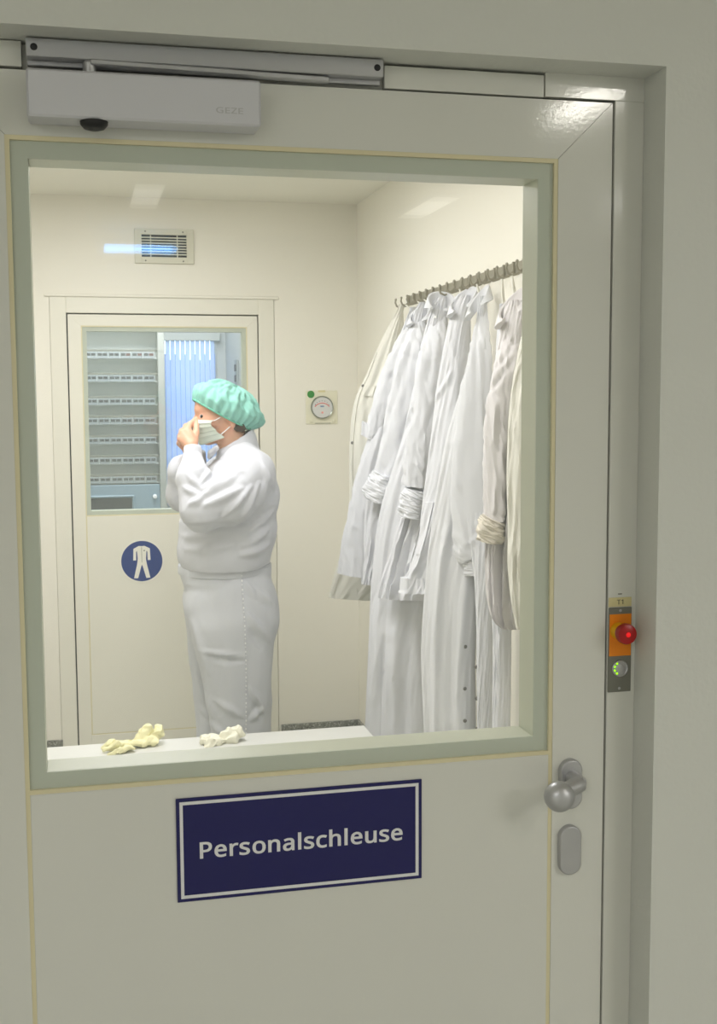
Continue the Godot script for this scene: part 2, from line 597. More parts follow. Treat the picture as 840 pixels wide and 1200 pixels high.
# Door leaves are built alike: stiles, rails, flush panel, glazing held by a yellowish sealant joint.
func leaf(o: Node3D, x0: float, x1: float, y0: float, y1: float, zf: float, thick: float, g: Rect2, border: float, low_rail: float, coat: Material) -> void:
	var zb := zf - thick
	var gx0 := g.position.x
	var gx1 := g.end.x
	var gy0 := g.position.y
	var gy1 := g.end.y
	var s := 0.0055              # sealant joint
	# mitred frame: stiles and head meet at 45 degrees at the top corners
	var cl := PackedVector2Array([Vector2(x0, y0), Vector2(gx0 - s, y0), Vector2(gx0 - s, gy1 + s), Vector2(x0, y1)])
	var cr := PackedVector2Array([Vector2(x1, y0), Vector2(x1, y1), Vector2(gx1 + s, gy1 + s), Vector2(gx1 + s, y0)])
	var ct := PackedVector2Array([Vector2(x0 + 0.0006, y1), Vector2(gx0 - s + 0.0006, gy1 + s), Vector2(gx1 + s - 0.0006, gy1 + s), Vector2(x1 - 0.0006, y1)])
	part("stile", Geo.new().prism(cl, thick, Transform3D(Basis(), Vector3(0, 0, zb))), coat, o)
	part("stile", Geo.new().prism(cr, thick, Transform3D(Basis(), Vector3(0, 0, zb))), coat, o)
	part("rail", Geo.new().prism(ct, thick - 0.0006, Transform3D(Basis(), Vector3(0, 0, zb))), coat, o)
	part("rail", bx(gx0 - s, gx1 + s, y0, y0 + low_rail, zb, zf - 0.0003, 0.0008), coat, o)
	part("panel", bx(gx0, gx1, y0 + low_rail + s, gy0 - s, zb, zf - 0.0004, 0.0008), coat, o)
	var se := Geo.new()
	var r := 0.0012
	se.box(Vector3(gx0 - s, y0 + low_rail, zb), Vector3(gx0, gy1 + s, zf - r))
	se.box(Vector3(gx1, y0 + low_rail, zb), Vector3(gx1 + s, gy1 + s, zf - r))
	se.box(Vector3(gx0, gy1, zb), Vector3(gx1, gy1 + s, zf - r))
	se.box(Vector3(gx0, gy0 - s, zb), Vector3(gx1, gy0, zf - r))
	se.box(Vector3(gx0, y0 + low_rail, zb), Vector3(gx1, y0 + low_rail + s, zf - r))
	part("sealant_joint", se, M.seal, o)
	# printed border behind the front pane, then the lining of the glazing
	var ix0 := gx0 + border
	var ix1 := gx1 - border
	var iy0 := gy0 + border
	var iy1 := gy1 - border
	var zg := zf - 0.006
	var bo := Geo.new()
	bo.box(Vector3(gx0, gy0, zg - 0.002), Vector3(ix0, gy1, zg))
	bo.box(Vector3(ix1, gy0, zg - 0.002), Vector3(gx1, gy1, zg))
	bo.box(Vector3(ix0, gy0, zg - 0.002), Vector3(ix1, iy0, zg))
	bo.box(Vector3(ix0, iy1, zg - 0.002), Vector3(ix1, gy1, zg))
	part("glazing_border", bo, M.border, o)
	var li := Geo.new()
	li.box(Vector3(gx0, gy0, zb), Vector3(ix0, gy1, zg - 0.0021), 0.001)
	li.box(Vector3(ix1, gy0, zb), Vector3(gx1, gy1, zg - 0.0021), 0.001)
	li.box(Vector3(ix0, gy0, zb), Vector3(ix1, iy0, zg - 0.0021), 0.001)
	li.box(Vector3(ix0, iy1, zb), Vector3(ix1, gy1, zg - 0.0021), 0.001)
	part("glazing_lining", li, M.reveal, o)
	part("pane", sheet(gx0, gx1, gy0, gy1, zf - 0.0015), M.glass, o)
	part("pane", sheet(ix0, ix1, iy0, iy1, zb + 0.004), M.glass, o)

func sheet(x0: float, x1: float, y0: float, y1: float, z: float) -> Geo:
	var g := Geo.new()
	g.v = PackedVector3Array([Vector3(x0, y0, z), Vector3(x1, y0, z), Vector3(x1, y1, z), Vector3(x0, y1, z)])
	g.t = PackedInt32Array([0, 2, 1, 0, 3, 2])
	return g

func oval(cx: float, cy: float, rx: float, ry: float, n := 40, stadium := false) -> PackedVector2Array:
	var p := PackedVector2Array()
	for i in n:
		var a := TAU * i / n
		if stadium:
			var s := signf(sin(a)) if absf(sin(a)) > 1e-6 else 0.0
			p.append(Vector2(cx + rx * cos(a), cy + rx * sin(a) + s * (ry - rx)))
		else:
			p.append(Vector2(cx + rx * cos(a), cy + ry * sin(a)))
	return p

func scaled_ring(poly: PackedVector2Array, c: Vector2, inset: float, z: float) -> PackedVector3Array:
	var r := PackedVector3Array()
	for p in poly:
		var d := p - c
		r.append(Vector3(p.x, p.y, z) - Vector3(d.x, d.y, 0).normalized() * inset)
	return r

func build_front_door() -> void:
	var o := thing("door_1", "cream glazed metal door with large window and ball knob", "door", Vector3(0.277, 0, 0), "", "structure")
	leaf(o, -0.151, 0.7055, 0.008, 1.992, 0.0, 0.062, Rect2(-0.069, 1.1155, 0.6925, 0.7955), 0.0205, 0.09, M.paint)
	# escutcheons
	for e in [[0.6545, 1.0675, 0.0165, 0.0355], [0.6545, 0.973, 0.0163, 0.0355]]:
		var poly := oval(e[0], e[1], e[2], e[3], 48, true)
		var c := Vector2(e[0], e[1])
		part("escutcheon", Geo.new().loft([scaled_ring(poly, c, 0, 0.0), scaled_ring(poly, c, 0, 0.006), scaled_ring(poly, c, 0.0012, 0.0082), scaled_ring(poly, c, 0.003, 0.009)]), M.alu, o)
	# cranked ball knob
	var k := Geo.new()
	k.lathe([[0.0105, 0.0], [0.0105, 0.024], [0.0095, 0.028]], 28, Transform3D(Basis.from_euler(Vector3(PI / 2.0, 0, 0)), Vector3(0.655, 1.0775, 0.008)))
	k.tube([Vector3(0.656, 1.0765, 0.032), Vector3(0.648, 1.0755, 0.036), Vector3(0.634, 1.073, 0.042), Vector3(0.62, 1.0712, 0.05)], [0.0112, 0.0118, 0.0108, 0.009], 24)
	var knob := part("knob", k, M.alu, o)
	var prof := []
	for i in 21:
		var a := PI * i / 20.0
		prof.append([0.0205 * sin(a) ** 0.9 + 0.0001, -0.0165 * cos(a)])
	part("ball", Geo.new().lathe(prof, 40, Transform3D(Basis.from_euler(Vector3(PI / 2.0 - 0.12, 0, 0.2)), Vector3(0.6153, 1.0705, 0.058))), M.alu, knob, 60.0)
	# frame around the leaf
	var f := thing("trim_1", "cream metal door frame around the glazed door", "door frame", Vector3(0.277, 0, 0), "", "structure")
	var gap := 0.0035
	part("jamb", bx(0.7055 + gap, 0.7512, 0, 1.992 + gap, -0.075, 0.0, 0.0008), M.paint, f)
	part("jamb", bx(-0.1945, -0.151 - gap, 0, 1.992 + gap, -0.075, 0.0, 0.0008), M.paint, f)
	# head with the pocket that holds slide rail and filler strip
	var hd := Geo.new()
	hd.box(Vector3(0.6095, 1.992 + gap, -0.075), Vector3(0.7512, 2.0264, 0.0), 0.0004)
	hd.box(Vector3(-0.1945, 1.992 + gap, -0.075), Vector3(-0.052, 2.025, 0.0), 0.0006)
	hd.box(Vector3(-0.052, 1.992 + gap, -0.075), Vector3(0.6095, 2.025, -0.012), 0.0006)
	part("head", hd, M.paint, f)
	part("filler_strip", bx(0.3915, 0.6075, 1.9945, 2.0225, -0.012, 0.0005, 0.0006), M.paint, f)
	var st := Geo.new()
	st.box(Vector3(0.6935, 0, -0.079), Vector3(0.7495, 2.0, -0.068))
	st.box(Vector3(-0.1945, 0, -0.079), Vector3(-0.139, 2.0, -0.068))
	st.box(Vector3(-0.14, 1.98, -0.079), Vector3(0.7, 2.0, -0.068))
	part("rebate_gasket", st, M.gap, f)

func build_closer() -> void:
	var o := thing("door_closer", "silver grey overhead door closer with slide rail and arm", "door closer", Vector3(0.09, 1.955, 0.0225))
	part("body", bx(-0.046, 0.2262, 1.929, 1.983, 0.0, 0.046, 0.0025), M.closer, o)
	part("slide_rail", Geo.new().box(Vector3(-0.0465, 2.0025, -0.004), Vector3(0.386, 2.0245, 0.019), 0.0012).box(Vector3(-0.0455, 1.9965, -0.004), Vector3(0.385, 2.0028, 0.004), 0.0008), M.alu, o)
	part("arm", Geo.new().box(Vector3(-0.1455, -0.0035, -0.006), Vector3(0.1455, 0.0035, 0.006), 0.0015, Transform3D(Basis.from_euler(Vector3(0, 0.035, -0.006)), Vector3(0.172, 1.9985, 0.014))), M.alu, o)
	part("pivot", Geo.new().lathe([[0.008, 0], [0.008, 0.017], [0.0055, 0.02]], 20, Transform3D(Basis(), Vector3(0.0262, 1.982, 0.016))), M.alu, o)
	for x in [-0.037, 0.3775]:
		part("screw", Geo.new().lathe([[0.0042, 0], [0.0042, 0.0006], [0.003, 0.0012]], 16, Transform3D(Basis.from_euler(Vector3(PI / 2.0, 0, 0)), Vector3(x, 2.0138, 0.0188))), M.black, o)
	var knob := Geo.new().lathe([[0.0165, 0.0], [0.016, -0.004], [0.012, -0.0085], [0.005, -0.0105]], 28, Transform3D(Basis(), Vector3(0.0295, 1.9292, 0.03)))
	part("valve_cap", knob, M.black, o)
	lettering("embossed_letters", "GEZE", M.alu, o, 0.172, 0.2045, 1.9425, 0.007, 0.0458, 0.0006)

func build_front_sign() -> void:
	var x0 := 0.1110
	var x1 := 0.4400
	var y0 := 0.9527
	var y1 := 1.0906
	var o := thing("door_sign", "dark blue rectangular sign reading Personalschleuse in white letters", "sign", Vector3(0.2755, 1.0216, 0))
	part("plate", bx(x0, x1, y0, y1, -0.0003, 0.0022, 0.0004), M.signblue, o)
	var b := Geo.new()
	var i := 0.0045
	var w := 0.0042
	for r in [[x0 + i, x1 - i, y1 - i - w, y1 - i], [x0 + i, x1 - i, y0 + i, y0 + i + w], [x0 + i, x0 + i + w, y0 + i + w, y1 - i - w], [x1 - i - w, x1 - i, y0 + i + w, y1 - i - w]]:
		b.box(Vector3(r[0], r[2], 0.002), Vector3(r[1], r[3], 0.0025))
	part("white_border", b, M.signwhite, o)
	lettering("lettering", "Personalschleuse", M.signwhite, o, 0.1405, 0.413, 1.0085, 0.0238, 0.0024)

func emergency_panel(called: String, label: String, at: Vector3, full: bool) -> void:
	# at: centre of the grey plate on its wall; the plate is 34 mm wide and 119 mm high
	var o := thing(called, label, "button panel", at)
	var x := at.x
	var y := at.y
	var z := at.z
	var wd := 0.0172
	part("plate", bx(x - wd, x + wd, y - 0.0595, y + 0.0595, z, z + 0.0025, 0.0006), M.panelgrey, o)
	part("orange_field", bx(x - wd + 0.001, x + wd - 0.0008, y - 0.0085, y + 0.0505, z + 0.002, z + 0.0031, 0.0004), M.orange, o)
	if full:
		var lb := part("label_strip", bx(x - wd, x + wd, y + 0.0605, y + 0.0735, z, z + 0.0009, 0.0002), M.labelcream, o)
		lettering("lettering", "T1", M.ink, lb, x - 0.0048, x + 0.0048, y + 0.0638, 0.0066, z + 0.0008, 0.0003, false)
		part("small_mark", bx(x - 0.003, x + 0.003, y + 0.0775, y + 0.079, z, z + 0.0003), M.panelgrey, o)
	var face := Basis.from_euler(Vector3(PI / 2.0, 0, 0))
	var by := y + 0.0275
	var bxx := x - 0.0035
	part("collar", Geo.new().lathe([[0.0118, 0.0], [0.0118, 0.006], [0.0105, 0.011], [0.0095, 0.016]], 32, Transform3D(face, Vector3(bxx, by, z + 0.003))), M.yellow, o)
	var btn := part("mushroom_button", Geo.new().lathe([[0.0085, 0.012], [0.0125, 0.016], [0.0143, 0.021], [0.0143, 0.027], [0.0132, 0.0302], [0.009, 0.0318], [0.004, 0.032], [0.0005, 0.032]], 36, Transform3D(face, Vector3(bxx, by, z + 0.003))), M.red, o, 50.0)
	part("red_dot", Geo.new().lathe([[0.0035, 0.0], [0.003, 0.0012], [0.0008, 0.0016]], 20, Transform3D(face, Vector3(bxx, by, z + 0.0348))), M.redglow, btn, 60.0)  # small emissive red dot at the button centre
	var ry := y - 0.026
	var ring := part("push_button", Geo.new().lathe([[0.0118, 0.0], [0.0118, 0.0022], [0.0108, 0.003], [0.0098, 0.0022], [0.0098, 0.0008], [0.0064, 0.0008], [0.0064, 0.0024], [0.0055, 0.003], [0.0003, 0.003]], 36, Transform3D(face, Vector3(x, ry, z + 0.0024))), M.alu, o)
	for k in 4:
		var a := deg_to_rad(122.0 + k * 39.0)
		part("indicator_led", Geo.new().lathe([[0.0016, 0.0], [0.0014, 0.0008], [0.0004, 0.0011]], 12, Transform3D(face, Vector3(x + 0.0082 * cos(a), ry + 0.0082 * sin(a), z + 0.0031))), M.greenled, ring, 60.0)
	for yy in [y + 0.0553, y - 0.0545]:
		part("screw", Geo.new().lathe([[0.0022, 0.0], [0.0018, 0.0006], [0.0004, 0.0007]], 14, Transform3D(face, Vector3(x, yy, z + 0.0024))), M.alu, o)

func build_back_door() -> void:
	var z := -4.0
	var o := thing("door_2", "cream glazed door in the end wall with round blue sign", "door", Vector3(0.4, 0, z), "", "structure")
	leaf(o, -0.027, 0.8245, 0.006, 1.989, z, 0.06, Rect2(0.035, 1.086, 0.737, 0.848), 0.019, 0.06, M.doorcream)
	var f := thing("trim_2", "cream door frame in the end wall", "door frame", Vector3(0.4, 0, z), "", "structure")
	part("jamb", bx(0.8305, 0.903, 0, 2.066, z - 0.1, z + 0.004, 0.002), M.doorcream, f)
	part("jamb", bx(-0.104, -0.033, 0, 2.066, z - 0.1, z + 0.004, 0.002), M.doorcream, f)
	part("head", bx(-0.033, 0.8305, 1.995, 2.066, z - 0.1, z + 0.004, 0.002), M.doorcream, f)
	part("drip_profile", bx(-0.125, 0.925, 2.066, 2.079, z - 0.05, z + 0.012, 0.003), M.room, f)
	var st := Geo.new()
	st.box(Vector3(0.812, 0, z - 0.08), Vector3(0.9, 2.0, z - 0.066))
	st.box(Vector3(-0.1, 0, z - 0.08), Vector3(-0.015, 2.0, z - 0.066))
	st.box(Vector3(-0.02, 1.975, z - 0.08), Vector3(0.82, 2.03, z - 0.066))
	part("rebate_gasket", st, M.gap, f)
	# round mandatory sign: put on protective clothing
	var c := Vector2(0.2755, 0.8685)
	var s := thing("clothing_sign", "round blue sign with white coverall symbol on the rear door", "sign", Vector3(c.x, c.y, z))
	part("rim", Geo.new().prism(oval(c.x, c.y, 0.1, 0.1, 56), 0.0012, Transform3D(Basis(), Vector3(0, 0, z))), M.picwhite, s)
	part("blue_disc", Geo.new().prism(oval(c.x, c.y, 0.0935, 0.0935, 56), 0.0017, Transform3D(Basis(), Vector3(0, 0, z))), M.picblue, s)
	# symbol outline, right half from the zip outwards (mirrored)
	var half := [[0.0, 0.069], [0.012, 0.071], [0.037, 0.058], [0.0395, 0.004], [0.0265, 0.004], [0.0255, 0.044], [0.0215, 0.047], [0.0185, 0.012], [0.0215, -0.012], [0.037, -0.078], [0.0185, -0.079], [0.002, -0.02], [0.0, -0.018]]
	var poly := PackedVector2Array()
	for p in half:
		poly.append(c + Vector2(p[0], p[1]))
	for k in range(half.size() - 2, 0, -1):
		poly.append(c + Vector2(-half[k][0], half[k][1]))
	part("coverall_symbol", Geo.new().prism(poly, 0.0021, Transform3D(Basis(), Vector3(0, 0, z))), M.picwhite, s)
	part("zip_line", bx(c.x - 0.0012, c.x + 0.0008, c.y - 0.006, c.y + 0.066, z, z + 0.0025), M.panelgrey, s)
	part("chest_badge", bx(c.x + 0.008, c.x + 0.015, c.y + 0.0465, c.y + 0.0505, z, z + 0.0025), M.ink, s)

func build_vent() -> void:
	var z := -4.0
	var o := thing("air_vent", "small rectangular air grille with dark slots above the rear door", "vent", Vector3(0.406, 2.295, z))
	# a plate with a hole, louvres in it and a thin black sheet behind that paints in the shade of the slots
	var x0 := 0.274
	var x1 := 0.538
	var y0 := 2.219
	var y1 := 2.3715
	var a := 0.305
	var b := 0.506
	var c := 2.2475
	var d := 2.346
	var g := Geo.new()
	g.box(Vector3(x0, y0, z), Vector3(a, y1, z + 0.012), 0.001)
	g.box(Vector3(b, y0, z), Vector3(x1, y1, z + 0.012), 0.001)
	g.box(Vector3(a, y0, z), Vector3(b, c, z + 0.012), 0.001)
	g.box(Vector3(a, d, z), Vector3(b, y1, z + 0.012), 0.001)
	part("plate", g, M.ventplate, o)
	part("dark_backing", bx(a, b, c, d, z + 0.0002, z + 0.0012), M.black, o)  # black sheet on the solid wall, painted depth shade
	for i in 7:
		var yy := c + (d - c) * (i + 1) / 8.0
		part("louvre", bx(a, b, yy - 0.0025, yy + 0.0025, z + 0.0012, z + 0.0118, 0.0008), M.ventplate, o)
	for xx in [0.3455, 0.4645]:
		part("mullion", bx(xx - 0.002, xx + 0.002, c, d, z + 0.0012, z + 0.0116), M.ventplate, o)
	for p in [[0.322, 2.36], [0.49, 2.36], [0.322, 2.2305], [0.49, 2.2305]]:
		part("screw", Geo.new().lathe([[0.0038, 0.0], [0.003, 0.0012], [0.0006, 0.0014]], 14, Transform3D(Basis.from_euler(Vector3(PI / 2.0, 0, 0)), Vector3(p[0], p[1], z + 0.012))), M.panelgrey, o)

func arc_band(c: Vector2, r0: float, r1: float, a0: float, a1: float, n := 24) -> PackedVector2Array:
	var p := PackedVector2Array()
	for i in n + 1:
		var a := lerpf(a0, a1, float(i) / n)
		p.append(c + Vector2(cos(a), sin(a)) * r1)
	for i in n + 1:
		var a := lerpf(a1, a0, float(i) / n)
		p.append(c + Vector2(cos(a), sin(a)) * r0)
	return p

func build_gauge() -> void:
	var z := -4.0
	var o := thing("pressure_gauge", "round dial pressure gauge with red arc on a square cream plate", "gauge", Vector3(1.125, 1.567, z))
	part("plate", bx(1.049, 1.201, 1.489, 1.646, z, z + 0.004, 0.0015), M.plate, o)
	var c := Vector2(1.125, 1.568)
	var face := Basis.from_euler(Vector3(PI / 2.0, 0, 0))
	part("bezel", Geo.new().lathe([[0.0535, 0.0], [0.0535, 0.012], [0.0515, 0.016], [0.0485, 0.014], [0.0485, 0.006]], 48, Transform3D(face, Vector3(c.x, c.y, z + 0.004))), M.chrome, o)
	var dial := part("dial", Geo.new().prism(oval(c.x, c.y, 0.0487, 0.0487, 48), 0.0105, Transform3D(Basis(), Vector3(0, 0, z + 0.004))), M.dial, o)
	var zz := z + 0.0141
	part("red_arc", Geo.new().prism(arc_band(c + Vector2(0, -0.024), 0.042, 0.0455, deg_to_rad(38), deg_to_rad(142)), 0.0008, Transform3D(Basis(), Vector3(0, 0, zz))), M.dialred, dial)
	for k in 7:
		var a := deg_to_rad(30.0 + k * 20.0)
		var p := c + Vector2(cos(a), sin(a)) * 0.037 + Vector2(0, -0.006)
		part("scale_mark", bx(p.x - 0.0016, p.x + 0.0016, p.y - 0.0022, p.y + 0.0022, zz, zz + 0.0006), M.ink if k in [0, 6] else M.panelgrey, dial)
	part("unit_mark", bx(c.x - 0.009, c.x + 0.009, c.y + 0.001, c.y + 0.008, zz, zz + 0.0006), mat(Color(0.45, 0.55, 0.68), 0.5), dial)
	part("indicator_lamp", Geo.new().lathe([[0.0055, 0.0], [0.0045, 0.0015], [0.001, 0.0022]], 20, Transform3D(face, Vector3(c.x + 0.001, c.y - 0.0245, zz))), mat(Color(0.95, 0.62, 0.58), 0.3), dial)
	part("green_sticker", Geo.new().prism(oval(1.0735, 1.629, 0.0172, 0.0172, 32), 0.001, Transform3D(Basis(), Vector3(0, 0, z + 0.004))), M.green, o)
	part("paper_tab", bx(1.108, 1.142, 1.6385, 1.6475, z + 0.002, z + 0.005), M.labelcream, o)
	for p in [[1.0725, 1.5045], [1.182, 1.5045]]:
		part("knurled_screw", Geo.new().lathe([[0.0088, 0.0], [0.0088, 0.004], [0.006, 0.0058], [0.001, 0.006]], 24, Transform3D(face, Vector3(p[0], p[1], z + 0.004))), M.plate, o)
	part("caption_line", bx(1.092, 1.168, 1.4915, 1.4945, z + 0.003, z + 0.0044), M.panelgrey, o)

# ---------------------------------------------------------------- bench and gloves
func build_bench() -> void:
	var o := thing("sit_over_bench", "white sit-over bench with flat top crossing the airlock", "bench", Vector3(0.1, 0, -2.34))
	part("bench_top", bx(-0.74, 0.967, 0.42, 0.45, -2.514, -2.164, 0.004), M.bench, o)
	part("front_panel", bx(-0.73, 0.955, 0.06, 0.42, -2.19, -2.174, 0.002), M.bench, o)
	part("rear_panel", bx(-0.73, 0.955, 0.06, 0.42, -2.504, -2.488, 0.002), M.bench, o)
	part("end_panel", bx(0.939, 0.955, 0.06, 0.42, -2.488, -2.19, 0.002), M.bench, o)
	for x in [-0.68, 0.1, 0.9]:
		for z in [-2.47, -2.21]:
			part("leg", Geo.new().lathe([[0.022, 0.0], [0.022, 0.01], [0.014, 0.014], [0.014, 0.07]], 16, Transform3D(Basis(), Vector3(x, 0, z))), M.steel, o)
	glove("rubber_glove", "crumpled pale yellow rubber glove lying on the white bench", M.latexyellow, Vector3(0.15, 0.45, -2.45), 0.3, 1.15, 3)
	glove("rubber_glove", "flattened off-white rubber glove lying on the white bench", M.latexwhite, Vector3(0.44, 0.45, -2.43), 0.15, 0.8, 9)

func glove(called: String, label: String, m: Material, at: Vector3, turn: float, puff: float, seed_: int) -> void:
	var b := Basis.from_euler(Vector3(0, turn, 0))
	var bones := []
	var P := func(x: float, y: float, z: float) -> Vector3: return at + b * Vector3(x, y, z) * puff
	# bunched cuff and palm, five limp fingers lying to one side
	bones.append([P.call(0.028, 0.02, -0.004), P.call(0.042, 0.03, 0.0), 0.019, 0.02])
	bones.append([P.call(0.042, 0.03, 0.0), P.call(0.05, 0.044, 0.002), 0.019, 0.013])
	bones.append([P.call(0.07, 0.02, 0.004), P.call(0.082, 0.034, 0.006), 0.019, 0.018])
	bones.append([P.call(0.082, 0.034, 0.006), P.call(0.086, 0.046, 0.004), 0.017, 0.011])
	bones.append([P.call(-0.03, 0.012, 0.0), P.call(0.05, 0.016, 0.01), 0.012, 0.016])
	bones.append([P.call(-0.02, 0.01, 0.026), P.call(0.06, 0.013, 0.03), 0.01, 0.014])
	var r := RandomNumberGenerator.new()
	r.seed = seed_
	for k in 5:
		var z0 := -0.014 + 0.0165 * k
		var mid: Vector3 = P.call(-0.058, 0.011 + r.randf_range(0.0, 0.014), z0 + r.randf_range(-0.008, 0.008))
		bones.append([P.call(-0.02, 0.011, z0), mid, 0.0092, 0.0082])
		bones.append([mid, P.call(-0.084 + r.randf_range(-0.006, 0.03), 0.0068, z0 + r.randf_range(-0.02, 0.02)), 0.008, 0.0062])
	var g := nets(bones, 0.013, 0.0032, Vector3.ONE)
	for i in g.v.size():
		var p := g.v[i]
		p += Vector3(wrinkle.get_noise_3dv(p * 22.0), wrinkle.get_noise_3dv(p * 24.0 + Vector3(9, 0, 0)), wrinkle.get_noise_3dv(p * 21.0 + Vector3(0, 7, 0))) * 0.012
		p.y = maxf(p.y, at.y)
		g.v[i] = p
	var o := part(called, g, m, null, 180.0)
	meta(o, label, "glove", "gloves on the bench")

# ---------------------------------------------------------------- coat racks
func build_racks() -> void:
	var spans := [[-3.08, -2.36, 9, "steel coat rail section at the far end of the hanging garments"], [-2.335, -1.25, 13, "steel coat rail section above the nearer hanging garments"]]
	for s in spans:
		var o := thing("coat_rail", s[3], "coat rack", Vector3(1.3, 1.993, (s[0] + s[1]) / 2.0), "coat rails on the airlock wall")
		part("back_plate", bx(1.292, 1.3, 1.976, 2.0095, s[0], s[1], 0.001), M.rail, o)
		for k in s[2]:
			var z: float = s[0] + 0.012 + k * 0.083
			if z > s[1] - 0.005:
				break
			var g := Geo.new()
			g.box(Vector3(1.284, 1.974, z - 0.004), Vector3(1.293, 2.0115, z + 0.004), 0.001)
			g.tube([Vector3(1.286, 1.982, z), Vector3(1.272, 1.968, z), Vector3(1.254, 1.962, z), Vector3(1.24, 1.968, z), Vector3(1.234, 1.982, z), Vector3(1.236, 1.992, z)], [0.0036, 0.0036, 0.0036, 0.0036, 0.0034, 0.0034], 10)
			part("hook", g, M.rail, o)
			part("hook_ball", Geo.new().lathe([[0.0005, -0.005], [0.0043, -0.0025], [0.005, 0.0], [0.0043, 0.0025], [0.0005, 0.005]], 12, Transform3D(Basis(), Vector3(1.236, 1.994, z))), M.rail, o, 180.0)

# ---------------------------------------------------------------- hanging garments
func spline(rows: Array, n: int) -> Array:
	var out := []
	var last := rows.size() - 1
	for j in n:
		var f := float(j) / (n - 1) * last
		var i := mini(int(f), last - 1)
		var w := f - i
		var r := []
		for k in rows[0].size():
			r.append(cubic_interpolate(rows[i][k], rows[i + 1][k], rows[maxi(i - 1, 0)][k], rows[mini(i + 2, last)][k], w))
		out.append(r)
	return out

# folds seen in the hanging cloth: [x0, y0, x1, y1, half width (pixels), height (mm)], laid on whatever cloth hangs there
const CLOTH_FOLDS := [
	[578, 434, 594, 416, 2.6, -9], [594, 416, 604, 396, 2.4, -8], [574, 460, 591, 435, 2.6, -9], [591, 435, 604, 419, 2.4, -8], [575, 465, 584, 463, 2.0, -7], [580, 470, 578, 520, 3.0, 7], [586, 480, 582, 540, 3.0, -6], [583, 555, 578, 600, 2.5, 6],
	[506, 471, 521, 451, 2.6, 9], [521, 451, 531, 434, 2.6, 8], [508, 475, 500, 500, 2.4, -8], [512, 490, 504, 530, 2.6, 7], [518, 400, 513, 440, 2.2, -6], [526, 395, 536, 430, 2.6, 6], [540, 420, 530, 470, 3.0, 6],
	[468, 504, 479, 498, 2.4, -8], [479, 498, 484, 482, 2.4, -9], [434, 558, 445, 524, 2.2, -9], [445, 524, 455, 491, 2.2, -9], [455, 491, 463, 464, 2.2, -7], [488, 464, 483, 483, 2.2, -7], [483, 483, 470, 519, 2.4, -8],
	[455, 444, 465, 434, 2.0, -7], [404, 616, 420, 617, 2.4, 6], [400, 640, 422, 645, 2.4, -5], [406, 596, 418, 590, 2.2, 5], [453, 625, 446, 682, 1.8, 6], [491, 635, 465, 690, 2.0, 7], [478, 672, 498, 660, 3.0, 6],
	[454, 784, 455, 809, 2.6, -8], [455, 809, 458, 846, 2.6, -8], [432, 816, 450, 826, 3.0, 6], [460, 800, 478, 806, 3.0, 5], [448, 740, 470, 748, 3.5, 4], [515, 620, 530, 640, 3.2, 5], [536, 600, 548, 640, 3.0, 6], [545, 640, 560, 630, 2.4, 6], [556, 620, 566, 645, 2.4, -6],
	[520, 520, 560, 510, 3.0, 4], [522, 575, 556, 560, 3.0, 4], [535, 480, 556, 470, 2.6, 5], [540, 810, 530, 820, 3.0, 6], [542, 835, 520, 850, 3.0, 6], [549, 780, 548, 850, 1.6, -5],
	[425, 470, 421, 560, 2.4, 5], [432, 440, 428, 520, 2.4, -5], [441, 420, 455, 425, 2.4, 6], [472, 400, 462, 470, 2.6, 6], [482, 400, 474, 450, 2.6, -6], [496, 400, 488, 470, 2.6, 6], [470, 530, 452, 560, 2.6, 7], [460, 500, 474, 510, 2.4, 6], [486, 540, 496, 556, 2.4, 7], [490, 520, 500, 500, 2.4, -6],
	[573, 650, 590, 646, 2.2, 6], [572, 660, 592, 657, 2.0, -6], [580, 690, 590, 725, 2.6, 5], [600, 470, 604, 520, 2.4, 6], [598, 560, 602, 640, 2.4, -6], [560, 400, 566, 450, 2.4, 6], [556, 430, 560, 380, 2.2, -5],
]

func picture(p: Vector3) -> Vector2:
	var q := look.inverse() * (p - EYE)
	return Vector2(420.0 - FOCAL * q.x / q.z, 600.0 + FOCAL * q.y / q.z)

func fold_at(p: Vector3) -> float:
	var c := picture(p)
	var d := 0.0
	for f in CLOTH_FOLDS:
		var w: float = f[4] * 3.0
		if c.x < minf(f[0], f[2]) - w or c.x > maxf(f[0], f[2]) + w or c.y < minf(f[1], f[3]) - w or c.y > maxf(f[1], f[3]) + w:
			continue
		var a := Vector2(f[0], f[1])
		var ab := Vector2(f[2], f[3]) - a
		var t := clampf((c - a).dot(ab) / ab.length_squared(), 0.0, 1.0)
		var q: float = c.distance_to(a + ab * t) / f[4]
		d += f[5] * 0.001 * (1.0 - 0.6 * q * q) * exp(-0.5 * q * q) * (0.5 + 0.5 * sin(PI * t))
	return d

const ACROSS := Vector3(0.8, 0.0, 0.6)
const FRONT := Vector3(-0.6, 0.0, 0.8)

